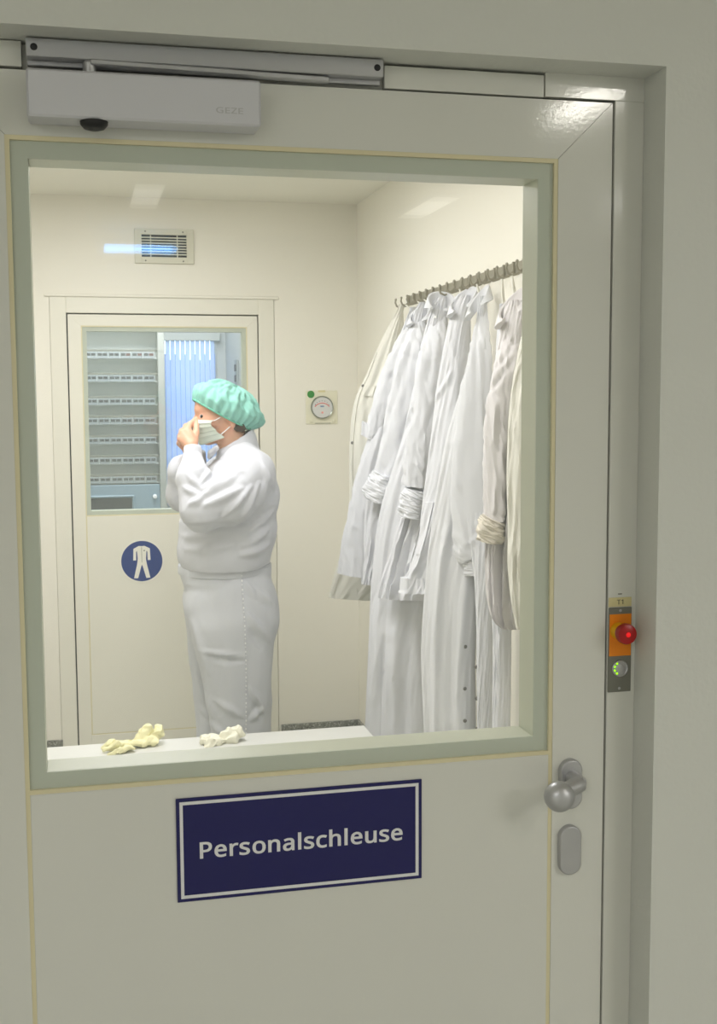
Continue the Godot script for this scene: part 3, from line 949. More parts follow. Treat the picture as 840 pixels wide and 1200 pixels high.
# a hanging body of cloth: rows of [picture row, left edge, right edge] on an upright plane through z0 at the wall
func drape(rows: Array, z0: float, thick: float, seed_: float, folds := 3.0, amp := 0.016, slack := 1.0) -> Array:
	var p0 := Vector3(1.2, 0.0, z0)
	var fullness := 84
	var nr := 90
	var rings := []
	var sp := spline(rows, nr)
	for j in nr:
		var v := float(j) / (nr - 1)
		var L := on_plane(sp[j][1], sp[j][0], p0, FRONT)
		var R := on_plane(sp[j][2], sp[j][0], p0, FRONT)
		if R.x > 1.262:
			R -= ACROSS * ((R.x - 1.262) / ACROSS.x)
		var c := (L + R) / 2.0
		var a := maxf((R - L).dot(ACROSS) / 2.0, 0.012)
		var b := lerpf(0.024, thick, smoothstep(0.0, 0.2, v)) * (0.9 + 0.2 * wrinkle.get_noise_2d(v * 3.0, seed_))
		b = minf(b, a * 1.1)
		var ring := PackedVector3Array()
		for i in fullness:
			var ang := TAU * i / fullness
			var cs := cos(ang)
			var sn := sin(ang)
			var x := signf(cs) * absf(cs) ** 0.85
			var n1 := wrinkle.get_noise_2d(x * folds + seed_ * 3.1 + v * 0.5, v * 0.9 + seed_)
			var n2 := 1.0 - absf(wrinkle.get_noise_2d(x * folds * 1.1 + v * 2.2 * slack + seed_, v * 2.4 - x * 1.5 + seed_ * 7.0)) * 2.4
			var n3 := fine.get_noise_2d(x * 1.5 * folds + v * 5.0 + seed_, v * 8.0 + x * 3.0)
			var d := amp * (0.12 + 1.1 * smoothstep(0.05, 0.95, v)) * (n1 * 2.4 + n2 * 0.4) + 0.005 * n3
			# edges lie softly and do not flare with the folds
			var edge := 1.0 - 0.55 * x ** 4
			var p := c + ACROSS * (a * x) + FRONT * (b * sn + d * edge)
			p.y += 0.006 * n1 * v
			if sn > 0.0:
				p += FRONT * (fold_at(p) * sqrt(sn))
			p.x = minf(p.x, 1.284)
			ring.append(p)
		rings.append(ring)
	return rings

func hemmed(rings: Array) -> Array:
	var out := rings.duplicate()
	var last: PackedVector3Array = rings[rings.size() - 1]
	var m := Vector3.ZERO
	for p in last:
		m += p / last.size()
	for k in 2:
		var r := PackedVector3Array()
		for p in last:
			var q: Vector3 = m + (p - m) * (0.93 - 0.06 * k)
			q.y = p.y + 0.002 + 0.05 * k
			r.append(q)
		out.append(r)
	return out

func cloth_body(called: String, rings: Array, m: Material, o: Node) -> MeshInstance3D:
	return part(called, Geo.new().loft(hemmed(rings)), m, o, 75.0)

# a thin piece sewn on: ring columns i0..i1, rows j0..j1, standing proud by off
func patch(rings: Array, i0: int, i1: int, j0: int, j1: int, off: float) -> Geo:
	var g := Geo.new()
	var n: int = rings[0].size()
	var loops := []
	for j in range(j0, j1 + 1):
		var r := PackedVector3Array()
		for i in range(i0, i1 + 1):
			r.append(rings[j][posmod(i, n)] + FRONT * off)
		for i in range(i1, i0 - 1, -1):
			r.append(rings[j][posmod(i, n)] - FRONT * 0.002)
		loops.append(r)
	return g.loft(loops)

func snap(at: Vector3, r := 0.006) -> Geo:
	var q := Quaternion(Vector3.UP, FRONT)
	return Geo.new().lathe([[r, -0.002], [r, 0.0015], [r * 0.7, 0.0032], [r * 0.15, 0.0036]], 14, Transform3D(Basis(q), at))

# sleeve: [x, y, radius] in picture pixels, on a plane lying "off" in front of z0
func sleeve_rings(path: Array, z0: float, off: float, seed_: float, flat := 0.72, n := 36, crease := 1.0, from_shoulder := true) -> Array:
	var p0 := Vector3(1.2, 0.0, z0) + FRONT * off
	var nr := 60
	var sp := spline(path, nr)
	var pts := []
	var rad := []
	for s in sp:
		# the sleeve leaves the shoulder from inside the body and comes forward
		var out := 1.0 if off < 0.0 or not from_shoulder else smoothstep(0.0, 0.3, float(pts.size()) / (nr - 1))
		var p := on_plane(s[0], s[1], p0 - FRONT * off * (1.0 - out) * 0.95, FRONT)
		pts.append(p)
		rad.append(s[2] * (-(look.inverse() * (p - EYE)).z) / FOCAL * 1.15)
	var rings := []
	for j in nr:
		var v := float(j) / (nr - 1)
		var d: Vector3 = (pts[mini(j + 1, nr - 1)] - pts[maxi(j - 1, 0)]).normalized()
		var side := d.cross(FRONT).normalized()
		var up := side.cross(d).normalized()
		var ring := PackedVector3Array()
		for i in n:
			var a := TAU * i / n
			var w := wrinkle.get_noise_2d(cos(a) * 1.3 + seed_ * 2.0, v * 2.0 + sin(a) + seed_)
			var c := 1.0 - absf(wrinkle.get_noise_2d(cos(a) * 1.2 + v * 5.0 + seed_, v * 5.5 * crease + seed_ * 4.0)) * 2.0
			var r: float = rad[j] * (1.0 + 0.22 * w) + 0.006 * (c - 0.4)
			ring.append(pts[j] + side * (cos(a) * r) + up * (sin(a) * r * flat))
			if sin(a) > 0.0:
				ring[i] += FRONT * (fold_at(ring[i]) * sqrt(sin(a)))
			ring[i].x = minf(ring[i].x, 1.288)
		rings.append(ring)
	return rings

func sleeve(o: Node, m: Material, path: Array, z0: float, off: float, seed_: float, flat := 0.72, called := "sleeve") -> MeshInstance3D:
	return part(called, Geo.new().loft(hemmed(sleeve_rings(path, z0, off, seed_, flat, 36, 1.0, called == "sleeve"))), m, o, 75.0)

# a cuff turned up once: a short fat roll round the end of a sleeve
func rolled_cuff(o: Node, m: Material, path: Array, z0: float, off: float, seed_: float) -> void:
	part("rolled_cuff", Geo.new().loft(hemmed(sleeve_rings(path, z0, off, seed_, 0.85, 30, 0.6, false))), m, o, 75.0)

# a stand collar: strip bent round an open neck
func collar(o: Node, m: Material, x: float, y: float, z0: float, off: float, w: float, h: float, lean: float) -> void:
	var c := on_plane(x, y, Vector3(1.2, 0, z0) + FRONT * off, FRONT)
	c.x = minf(c.x, 1.235)
	var loops := []
	for k in 29:
		var a := lerpf(-0.35 * PI, 1.35 * PI, k / 28.0)
		var out := ACROSS * cos(a) + FRONT * (-sin(a) * 0.75)
		var mid := c + out * w + Vector3(0, 0.35 * h * sin(a) + lean * cos(a), 0)
		var tip := smoothstep(0.0, 0.2, k / 28.0) * smoothstep(0.0, 0.2, 1.0 - k / 28.0)
		var hh := h * (0.8 + 0.2 * sin(a)) * (0.25 + 0.75 * tip)
		var r := PackedVector3Array()
		r.append(mid - out * 0.003 + Vector3(0, -hh * 0.5, 0))
		r.append(mid - out * 0.002 + Vector3(0, hh * 0.5, 0))
		r.append(mid + out * 0.004 + Vector3(0, hh * 0.55, 0))
		r.append(mid + out * 0.017 + Vector3(0, -hh * 0.45, 0))
		r.append(mid + out * 0.012 + Vector3(0, -hh * 0.55, 0))
		loops.append(r)
	part("collar", Geo.new().loft(loops), m, o, 50.0)

func hang(o: Node, rings: Array, zh: float) -> void:
	var c := Vector3.ZERO
	for p in rings[0]:
		c += p / rings[0].size()
	var hook := Vector3(1.254, 1.958, zh)
	part("hanging_loop", Geo.new().tube([c + Vector3(0, -0.015, 0), c.lerp(hook, 0.5) + Vector3(-0.004, -0.003, 0.004), hook + Vector3(0, 0.008, 0.003), hook + Vector3(0.002, 0.008, -0.003), c.lerp(hook, 0.5) + Vector3(0.004, -0.003, -0.004), c + Vector3(0.004, -0.015, 0)], [0.0028], 8), M.loop, o)

func garment(called: String, label: String, category: String, z0: float) -> Node3D:
	return thing(called, label, category, Vector3(1.2, 0.4, z0), "garments hanging on the coat rails")

func build_garments() -> void:
	var o: Node3D
	var r: Array
	# A: cream coat, last on the rail
	o = garment("lab_coat", "cream lab coat with snap buttons, last on the rail beside the gauge", "coat", -3.1)
	r = drape([[356, 470, 482], [372, 461, 487], [404, 445, 492], [438, 430, 494], [466, 417, 494], [500, 411, 492], [550, 409, 490], [593, 409, 488], [640, 402, 482], [670, 393, 470], [701, 385, 446]], -3.1, 0.05, 1.0, 1.6, 0.007)
	cloth_body("body", r, M.clothcream, o)
	part("placket", patch(r, 31, 34, 20, 87, 0.0035), M.clothcream, o, 60.0)
	part("pocket_flap", patch(r, 22, 28, 31, 35, 0.004), M.clothcream, o, 60.0)
	for j in [31, 48, 65]:
		part("snap", snap(r[j][32] + FRONT * 0.004), M.snap, o)
	hang(o, r, -3.068)
	# B: white coat with square-ended sleeve
	o = garment("lab_coat", "white lab coat with flat square sleeve end, second from the gauge", "coat", -2.93)
	r = drape([[360, 482, 494], [380, 474, 500], [420, 460, 505], [470, 447, 505], [520, 438, 503], [560, 432, 500], [600, 428, 490], [640, 426, 470], [680, 424, 450]], -2.93, 0.04, 2.3, 2.0, 0.012)
	cloth_body("body", r, M.cloth, o)
	sleeve(o, M.cloth, [[482, 376, 3], [475, 400, 9], [464, 428, 11], [450, 468, 10.5], [438, 498, 8.5], [431, 513, 7.5]], -2.93, 0.055, 5.2, 0.5)
	sleeve(o, M.cloth, [[462, 450, 7], [447, 505, 10], [431, 560, 12], [417, 620, 13.5], [411, 674, 14.5]], -2.93, 0.05, 8.1, 0.45)
	hang(o, r, -2.985)
	# C: white coat with open collar and one rolled cuff
	o = garment("lab_coat", "white lab coat with open collar and wide rolled cuff", "coat", -2.78)
	r = drape([[354, 492, 506], [370, 484, 512], [410, 474, 516], [460, 462, 516], [520, 448, 512], [580, 431, 500], [620, 427, 482], [655, 426, 464], [684, 425, 449]], -2.78, 0.04, 3.7, 2.4, 0.013)
	cloth_body("body", r, M.cloth, o)
	part("placket", patch(r, 20, 22, 28, 87, 0.004), M.cloth, o, 60.0)
	for j in [73, 82]:
		part("snap", snap(r[j][21] + FRONT * 0.005, 0.005), M.snap, o)
	sleeve(o, M.cloth, [[494, 368, 3], [488, 395, 10], [480, 430, 14], [469, 480, 14.5], [458, 530, 14.5], [450, 566, 13]], -2.78, 0.06, 2.9, 0.6)
	rolled_cuff(o, M.cloth, [[453, 556, 15], [450, 566, 17.5], [447, 578, 17.5], [445, 588, 14.5]], -2.78, 0.062, 3.3)
	collar(o, M.cloth, 496, 372, -2.78, 0.02, 0.038, 0.05, 0.012)
	hang(o, r, -2.82)
	# coverall whose plain legs show below the coats
	o = garment("coverall", "plain white coverall with a leg hanging below the short coats", "coverall", -2.65)
	r = drape([[356, 512, 524], [380, 504, 530], [450, 486, 534], [520, 470, 530], [600, 446, 512], [680, 436, 499], [710, 434, 497.5], [750, 432, 496.5], [800, 429.5, 496], [862, 427, 497], [925, 427, 498]], -2.65, 0.042, 5.1, 1.6, 0.008)
	cloth_body("body", r, M.cloth, o)
	part("crease_seam", patch(r, 25, 27, 65, 87, 0.002), M.cloth, o, 60.0)
	hang(o, r, -2.736)
	# D: white coat with buttoned collar, rolled cuff
	o = garment("lab_coat", "white lab coat with buttoned neck placket and narrow rolled cuff", "coat", -2.53)
	r = drape([[348, 512, 534], [362, 506, 544], [400, 495, 552], [450, 488, 550], [500, 482, 542], [560, 476, 528], [600, 470, 518], [640, 458, 508], [680, 447, 502], [701, 442, 499]], -2.53, 0.042, 6.6, 2.6, 0.013)
	cloth_body("body", r, M.cloth, o)
	part("placket", patch(r, 18, 21, 8, 36, 0.0035), M.cloth, o, 60.0)
	for j in [13, 17, 21, 25, 30]:
		part("button", snap(r[j][20] + FRONT * 0.004, 0.0055), M.stitch, o)
	sleeve(o, M.cloth, [[518, 366, 3], [511, 395, 10.5], [505, 430, 14], [498, 480, 14], [490, 530, 13], [485, 570, 11.5]], -2.53, 0.06, 4.4, 0.6)
	rolled_cuff(o, M.cloth, [[487, 574, 11], [485, 584, 13.5], [483, 597, 13.5], [482, 607, 11.5]], -2.53, 0.062, 7.3)
	collar(o, M.cloth, 522, 357, -2.53, 0.02, 0.044, 0.052, -0.01)
	hang(o, r, -2.57)
	# E: coat with a patch pocket and a kicked-up hem
	o = garment("lab_coat", "white lab coat with patch pocket and hem corner swung forward", "coat", -2.31)
	r = drape([[346, 536, 558], [362, 530, 566], [400, 522, 572], [450, 513, 570], [500, 507, 564], [560, 499, 552], [600, 494, 538], [635, 490, 526], [668, 479, 516], [694, 466, 508]], -2.28, 0.045, 8.2, 0.9, 0.009)
	cloth_body("body", r, M.cloth, o)
	part("pocket", patch(r, 24, 34, 56, 73, 0.006), M.cloth, o, 60.0)
	collar(o, M.cloth, 549, 356, -2.28, 0.02, 0.042, 0.058, 0.02)
	hang(o, r, -2.323)
	# F: waffle-weave coverall with gathered cuff and snapped leg slit
	o = garment("coverall", "long white waffle-weave coverall with gathered cuff and snapped leg opening", "coverall", -2.12)
	r = drape([[347, 560, 572], [382, 558, 578], [420, 551, 582], [447, 543, 584], [509, 525, 580], [559, 515, 575], [620, 506, 568], [673, 500, 562], [766, 494, 557], [849, 497, 557], [935, 499, 557]], -2.12, 0.05, 9.4, 1.5, 0.008)
	cloth_body("body", r, M.clothgrid, o)
	for j in [70, 75, 79]:
		part("snap", snap(r[j][10] + FRONT * 0.002, 0.006), M.snap, o)
	var r2 := drape([[600, 540, 575], [660, 554, 578], [720, 558.5, 578.5], [790, 559, 578], [850, 559.5, 579], [935, 560, 580]], -2.05, 0.035, 11.4, 0.6, 0.006)
	cloth_body("second_leg", r2, M.clothgrid, o)
	for j in [51, 62, 72]:
		part("snap", snap(r2[j][35] + FRONT * 0.002, 0.006), M.snap, o)
	sleeve(o, M.clothgrid, [[567, 358, 2.5], [565, 385, 8], [562, 415, 12], [557, 460, 16], [553, 520, 19], [551, 575, 19.5], [552, 625, 19], [553, 648, 18], [555, 655, 14.5]], -2.12, 0.055, 6.1, 0.4)
	sleeve(o, M.clothgrid, [[556, 645, 13.5], [557, 655, 13.5], [558, 665, 13], [559, 674, 12.5]], -2.12, 0.05, 6.7, 0.4, "inner_cuff")
	collar(o, M.clothgrid, 566, 356, -2.12, 0.01, 0.03, 0.05, 0.03)
	hang(o, r, -2.149)
	# trousers behind the rose-white coat
	o = garment("coverall", "grey-white coverall whose leg shows under the rose-white coat", "coverall", -1.89)
	r = drape([[356, 586, 594], [420, 581, 602], [560, 578, 606], [690, 577, 606], [760, 578, 607], [850, 577, 607], [940, 577, 608]], -1.89, 0.035, 12.6, 0.7, 0.008)
	cloth_body("body", r, M.cloth, o)
	hang(o, r, -1.916)
	# G: rose-white coat, cream turned cuff, rounded tail
	o = garment("lab_coat", "rose-white lab coat with cream turned cuff and rounded shirt tail", "coat", -1.75)
	r = drape([[352, 594, 616], [370, 589, 622], [400, 585, 628], [440, 577, 630], [470, 573, 630], [520, 573, 628], [560, 574, 622], [620, 571, 616], [660, 570, 612], [700, 572, 610], [724, 578, 609], [736, 588, 608]], -1.75, 0.045, 13.8, 2.6, 0.012)
	cloth_body("body", r, M.clothrose, o)
	part("yoke_seam", patch(r, 20, 36, 17, 18, 0.003), M.clothrose, o, 60.0)
	sleeve(o, M.clothrose, [[602, 378, 3], [597, 408, 10], [590, 445, 12.5], [583, 490, 12.5], [581, 540, 11.5], [580, 590, 10.5], [578, 610, 10.5]], -1.75, 0.06, 9.9, 0.6)
	rolled_cuff(o, M.clothcuff, [[579, 608, 12], [577, 613, 14], [575, 624, 14.5], [573, 635, 12.5]], -1.75, 0.062, 2.2)
	collar(o, M.clothrose, 602, 362, -1.75, 0.02, 0.04, 0.06, 0.03)
	hang(o, r, -1.833)
	# H: nearest coat, half hidden by the window edge
	o = garment("lab_coat", "cream-white lab coat with stitched edge overlapping the rose-white coat", "coat", -1.62)
	r = drape([[352, 622, 640], [395, 611, 650], [420, 606, 656], [445, 601, 660], [494, 596, 660], [559, 594, 655], [617, 596, 650], [657, 596, 648], [700, 600, 645], [736, 607, 640]], -1.62, 0.045, 15.1, 1.5, 0.011)
	cloth_body("body", r, M.clothcream, o)
	part("edge_seam", patch(r, 38, 41, 20, 87, 0.003), M.clothcream, o, 60.0)
	hang(o, r, -1.584)

# ---------------------------------------------------------------- soft bodies: tapered capsules joined smoothly, meshed as surface nets
func nets(bones: Array, k: float, cell: float, sc: Vector3) -> Geo:
	var lo := Vector3.INF
	var hi := -Vector3.INF
	for b in bones:
		var m: float = maxf(b[2], b[3]) + k + 3.0 * cell
		for e in 2:
			lo = lo.min(b[e] - Vector3.ONE * m)
			hi = hi.max(b[e] + Vector3.ONE * m)
	var nx := int((hi.x - lo.x) / cell) + 2
	var ny := int((hi.y - lo.y) / cell) + 2
	var nz := int((hi.z - lo.z) / cell) + 2
	var f := PackedFloat32Array()
	f.resize(nx * ny * nz)
	f.fill(9.0)
	var sy := nx
	var sz := nx * ny
	for b in bones:
		var a: Vector3 = b[0]
		var ba: Vector3 = b[1] - a
		var ra: float = b[2]
		var dr: float = b[3] - ra
		var inv := 1.0 / maxf(ba.length_squared(), 1e-9)
		var m: float = maxf(b[2], b[3]) + k + 2.0 * cell
		var l: Vector3 = ((a.min(b[1]) - Vector3.ONE * m - lo) / cell).floor()
		var h: Vector3 = ((a.max(b[1]) + Vector3.ONE * m - lo) / cell).ceil()
		for kz in range(maxi(int(l.z), 0), mini(int(h.z) + 1, nz)):
			for ky in range(maxi(int(l.y), 0), mini(int(h.y) + 1, ny)):
				var row := kz * sz + ky * sy
				for kx in range(maxi(int(l.x), 0), mini(int(h.x) + 1, nx)):
					var pa := lo + Vector3(kx, ky, kz) * cell - a
					var t := clampf(pa.dot(ba) * inv, 0.0, 1.0)
					var d := (pa - ba * t).length() - ra - dr * t
					var o := f[row + kx]
					if o > 8.0:
						f[row + kx] = d
					else:
						var q := maxf(k - absf(o - d), 0.0)
						f[row + kx] = minf(o, d) - q * q * 0.25 / k
	var g := Geo.new()
	var id := PackedInt32Array()
	id.resize(nx * ny * nz)
	id.fill(-1)
	var off := [0, 1, sy, sy + 1, sz, sz + 1, sz + sy, sz + sy + 1]
	var edges := [[0, 1], [2, 3], [4, 5], [6, 7], [0, 2], [1, 3], [4, 6], [5, 7], [0, 4], [1, 5], [2, 6], [3, 7]]
	var far := cell * 1.8
	for kz in nz - 1:
		for ky in ny - 1:
			for kx in nx - 1:
				var c := kz * sz + ky * sy + kx
				if absf(f[c]) > far:
					continue
				var ins := 0
				for q in 8:
					if f[c + off[q]] < 0.0:
						ins += 1
				if ins == 0 or ins == 8:
					continue
				var s := Vector3.ZERO
				var n := 0
				for e in edges:
					var fa := f[c + off[e[0]]]
					var fb := f[c + off[e[1]]]
					if (fa < 0.0) != (fb < 0.0):
						var w := fa / (fa - fb)
						s += Vector3(e[0] & 1, (e[0] >> 1) & 1, e[0] >> 2).lerp(Vector3(e[1] & 1, (e[1] >> 1) & 1, e[1] >> 2), w)
						n += 1
				id[c] = g.v.size()
				g.v.append((lo + (Vector3(kx, ky, kz) + s / n) * cell) * sc)
	for kz in range(1, nz - 1):
		for ky in range(1, ny - 1):
			for kx in range(1, nx - 1):
				var c := kz * sz + ky * sy + kx
				if absf(f[c]) > far:
					continue
				var ins := f[c] < 0.0
				for ax in 3:
					var st: int = [1, sy, sz][ax]
					if ins == (f[c + st] < 0.0):
						continue
					var u: int = [sy, sz, 1][ax]
					var w: int = [sz, 1, sy][ax]
					var q0 := id[c]
					var q1 := id[c - u]
					var q2 := id[c - u - w]
					var q3 := id[c - w]
					if q0 < 0 or q1 < 0 or q2 < 0 or q3 < 0:
						continue
					if ins:
						g.quad(q0, q1, q2, q3)
					else:
						g.quad(q0, q3, q2, q1)
	g.orient(0)
	return g

func soften(g: Geo, amount: float, scale_: Vector3, seed_: float, ridge := 0.5) -> void:
	# cloth creases: push vertices along their normals by stretched noise
	var nrm := PackedVector3Array()
	nrm.resize(g.v.size())
	for i in range(0, g.t.size(), 3):
		var a := g.v[g.t[i]]
		var n := (g.v[g.t[i + 2]] - a).cross(g.v[g.t[i + 1]] - a)
		for k in 3:
			nrm[g.t[i + k]] += n
	for i in g.v.size():
		var p := g.v[i] * scale_ + Vector3(seed_, seed_ * 2.0, 0)
		var a := wrinkle.get_noise_3dv(p)
		var b := 0.45 - absf(wrinkle.get_noise_3dv(p * 1.9 + Vector3(4, 9, 2))) * 1.6
		g.v[i] += nrm[i].normalized() * amount * (a * (1.0 - ridge) * 1.6 + b * ridge)

# creases drawn as strokes on the near side: [x0, y0, x1, y1 (picture), depth before mid-plane, width, height]
const JACKET_FOLDS := [
	[238, 572, 262, 560, 0.3, 0.012, 0.011], [238, 580, 280, 556, 0.32, 0.014, 0.012], [240, 592, 285, 572, 0.32, 0.015, 0.011], [262, 604, 296, 570, 0.3, 0.014, 0.011],
	[284, 606, 304, 566, 0.27, 0.013, 0.011], [300, 600, 312, 556, 0.2, 0.014, 0.01], [236, 566, 254, 548, 0.3, 0.01, 0.009], [220, 556, 236, 574, 0.29, 0.01, 0.009],
	[216, 572, 236, 582, 0.31, 0.011, 0.009], [222, 592, 236, 584, 0.33, 0.011, 0.01], [284, 552, 262, 545, 0.24, 0.012, 0.008], [286, 640, 316, 622, 0.2, 0.016, 0.014],
	[283, 650, 318, 640, 0.2, 0.018, 0.016], [222, 648, 270, 640, 0.22, 0.016, 0.009], [215, 634, 250, 628, 0.22, 0.014, 0.007], [292, 622, 322, 600, 0.18, 0.014, 0.011], [212, 616, 290, 614, 0.24, 0.012, -0.01],
	[302, 540, 318, 575, 0.12, 0.012, 0.008], [258, 540, 290, 528, 0.14, 0.01, 0.007],
]
const TROUSER_FOLDS := [
	[289, 718, 316, 752, 0.18, 0.013, 0.013], [290, 735, 306, 760, 0.18, 0.012, -0.009], [300, 690, 318, 708, 0.16, 0.014, 0.009], [234, 764, 286, 769, 0.19, 0.01, 0.008], [244, 770, 286, 773, 0.19, 0.012, -0.008],
	[291, 802, 308, 832, 0.17, 0.012, 0.012], [292, 842, 308, 828, 0.17, 0.012, 0.011], [296, 815, 304, 842, 0.17, 0.01, -0.009], [236, 800, 252, 850, 0.17, 0.014, 0.009], [250, 820, 284, 838, 0.17, 0.012, 0.008],
	[226, 730, 244, 790, 0.16, 0.014, 0.008], [222, 690, 262, 684, 0.19, 0.014, 0.006], [240, 846, 262, 862, 0.17, 0.011, 0.009], [286, 680, 300, 700, 0.17, 0.012, 0.008],
]

func creases(g: Geo, folds: Array, mz: float) -> void:
	var nrm := PackedVector3Array()
	nrm.resize(g.v.size())
	for i in range(0, g.t.size(), 3):
		var a := g.v[g.t[i]]
		var n := (g.v[g.t[i + 2]] - a).cross(g.v[g.t[i + 1]] - a)
		for k in 3:
			nrm[g.t[i + k]] += n
	var segs := []
	for f in folds:
		# the far side of the suit carries the mirrored folds
		var a := at_z(f[0], f[1], mz + f[4])
		var b := at_z(f[2], f[3], mz + f[4])
		segs.append([Vector2(a.x, a.y), Vector2(b.x, b.y), f[5], f[6]])
	for i in g.v.size():
		var p := Vector2(g.v[i].x, g.v[i].y)
		var d := 0.0
		for s in segs:
			var ab: Vector2 = s[1] - s[0]
			var t := clampf((p - s[0]).dot(ab) / ab.length_squared(), 0.0, 1.0)
			var w: float = s[2] * 0.8 * (0.65 + 0.7 * sin(PI * t))
			var q: float = p.distance_to(s[0] + ab * t) / w
			if q < 3.0:
				d += s[3] * 1.25 * (1.0 - 0.55 * q * q) * exp(-0.5 * q * q) * (0.35 + 0.65 * sin(PI * t))
		var side := absf(nrm[i].normalized().z)
		g.v[i] += nrm[i].normalized() * d * (0.3 + 0.7 * side)

# ---------------------------------------------------------------- the person
func build_person() -> void:
	var mz := -3.0
	var o := thing("person", "person in white suit, green bouffant cap and face mask pinching the mask at the nose", "person", Vector3(0.55, 0, mz))
	var V := func(x: float, y: float, z: float) -> Vector3: return Vector3(x, y, mz + z)
	# --- skin: one body, with finer grids for head and hands
	var trunk := [
		[V.call(0.55, 0.9, -0.06), V.call(0.55, 0.9, 0.06), 0.11, 0.11], [V.call(0.55, 0.9, 0), V.call(0.59, 1.3, 0), 0.11, 0.1],
		[V.call(0.6, 1.33, -0.13), V.call(0.6, 1.33, 0.13), 0.055, 0.055], [V.call(0.595, 1.34, 0), V.call(0.565, 1.49, 0), 0.062, 0.055],
		[V.call(0.555, 0.86, 0.09), V.call(0.55, 0.47, 0.1), 0.085, 0.055], [V.call(0.55, 0.47, 0.1), V.call(0.57, 0.1, 0.1), 0.055, 0.038], [V.call(0.57, 0.1, 0.1), V.call(0.49, 0.05, 0.11), 0.038, 0.03],
		[V.call(0.555, 0.86, -0.09), V.call(0.55, 0.47, -0.1), 0.085, 0.055], [V.call(0.55, 0.47, -0.1), V.call(0.57, 0.1, -0.1), 0.055, 0.038], [V.call(0.57, 0.1, -0.1), V.call(0.49, 0.05, -0.11), 0.038, 0.03],
		[V.call(0.61, 1.33, 0.15), V.call(0.435, 1.215, 0.24), 0.048, 0.036], [V.call(0.435, 1.215, 0.24), at_z(226, 530, mz + 0.14), 0.036, 0.024],
		[V.call(0.61, 1.33, -0.15), V.call(0.415, 1.235, -0.2), 0.048, 0.036], [V.call(0.415, 1.235, -0.2), at_z(229, 533, mz - 0.1), 0.036, 0.024],
	]
	var skin := nets(trunk, 0.03, 0.014, Vector3.ONE)
	var head := [
		[V.call(0.528, 1.566, 0), V.call(0.562, 1.566, 0), 0.074, 0.078], [V.call(0.49, 1.585, -0.012), V.call(0.49, 1.585, 0.012), 0.054, 0.054],
		[V.call(0.49, 1.53, -0.012), V.call(0.49, 1.53, 0.012), 0.048, 0.048], [V.call(0.55, 1.5, -0.028), V.call(0.482, 1.462, -0.008), 0.036, 0.024],
		[V.call(0.55, 1.5, 0.028), V.call(0.482, 1.462, 0.008), 0.036, 0.024], [V.call(0.5, 1.5, -0.01), V.call(0.49, 1.475, 0.01), 0.04, 0.032],
		[V.call(0.45, 1.553, 0), V.call(0.4325, 1.522, 0), 0.009, 0.0115], [V.call(0.4325, 1.519, -0.01), V.call(0.4325, 1.519, 0.01), 0.008, 0.008],
		[V.call(0.452, 1.566, -0.032), V.call(0.4475, 1.568, -0.012), 0.011, 0.011], [V.call(0.452, 1.566, 0.032), V.call(0.4475, 1.568, 0.012), 0.011, 0.011],
		[V.call(0.472, 1.52, -0.036), V.call(0.5, 1.53, -0.048), 0.024, 0.022], [V.call(0.472, 1.52, 0.036), V.call(0.5, 1.53, 0.048), 0.024, 0.022],
		[V.call(0.455, 1.487, -0.014), V.call(0.455, 1.487, 0.014), 0.012, 0.012], [V.call(0.595, 1.38, 0), V.call(0.562, 1.49, 0), 0.06, 0.055],
		[V.call(0.56, 1.545, 0.072), V.call(0.566, 1.51, 0.07), 0.015, 0.01], [V.call(0.56, 1.545, -0.072), V.call(0.566, 1.51, -0.07), 0.015, 0.01],
	]
	join(skin, nets(head, 0.018, 0.005, Vector3.ONE))
	# hands: wrist, palm, thumb and four fingers closing on the nose wire of the mask
	for s in [1.0, -1.0]:
		var H := func(x: float, y: float, z: float) -> Vector3:
			var p := at_z(x, y + (0.0 if s > 0.0 else 7.0), mz + z)
			return p if s > 0.0 else Vector3(p.x + 0.014, p.y, mz - z + 0.01)
		var hb := [
			[H.call(226, 533, 0.14), H.call(223.5, 522, 0.125), 0.024, 0.023], [H.call(223, 521, 0.125), H.call(214.5, 508, 0.098), 0.021, 0.017],
			[H.call(225, 520, 0.12), H.call(219.5, 504.5, 0.088), 0.021, 0.016], [H.call(222, 522, 0.12), H.call(212.5, 514, 0.105), 0.02, 0.016],
			[H.call(227, 523, 0.12), H.call(229.5, 507.5, 0.085), 0.0145, 0.0125], [H.call(229.5, 507.5, 0.085), H.call(230.5, 492.5, 0.03), 0.012, 0.0088],
			[H.call(219, 504.5, 0.088), H.call(222.5, 497.5, 0.06), 0.0125, 0.0108], [H.call(222.5, 497.5, 0.06), H.call(230, 490.5, 0.022), 0.0106, 0.0082],
			[H.call(215.5, 506.5, 0.086), H.call(218, 499.5, 0.05), 0.0122, 0.0105], [H.call(218, 499.5, 0.05), H.call(226.5, 496.5, 0.02), 0.0102, 0.0082],
			[H.call(212.5, 510, 0.09), H.call(213, 505, 0.052), 0.0118, 0.01], [H.call(213, 505, 0.052), H.call(221.5, 503.5, 0.026), 0.0098, 0.0078],
			[H.call(211, 515, 0.1), H.call(210.5, 511, 0.062), 0.0108, 0.009], [H.call(210.5, 511, 0.062), H.call(218, 510.5, 0.04), 0.0088, 0.0072],
		]
		join(skin, nets(hb, 0.006, 0.0038, Vector3.ONE))
	var body := part("body", skin, M.skin, o, 180.0)
	meta(body, "skin of face, neck and hands")
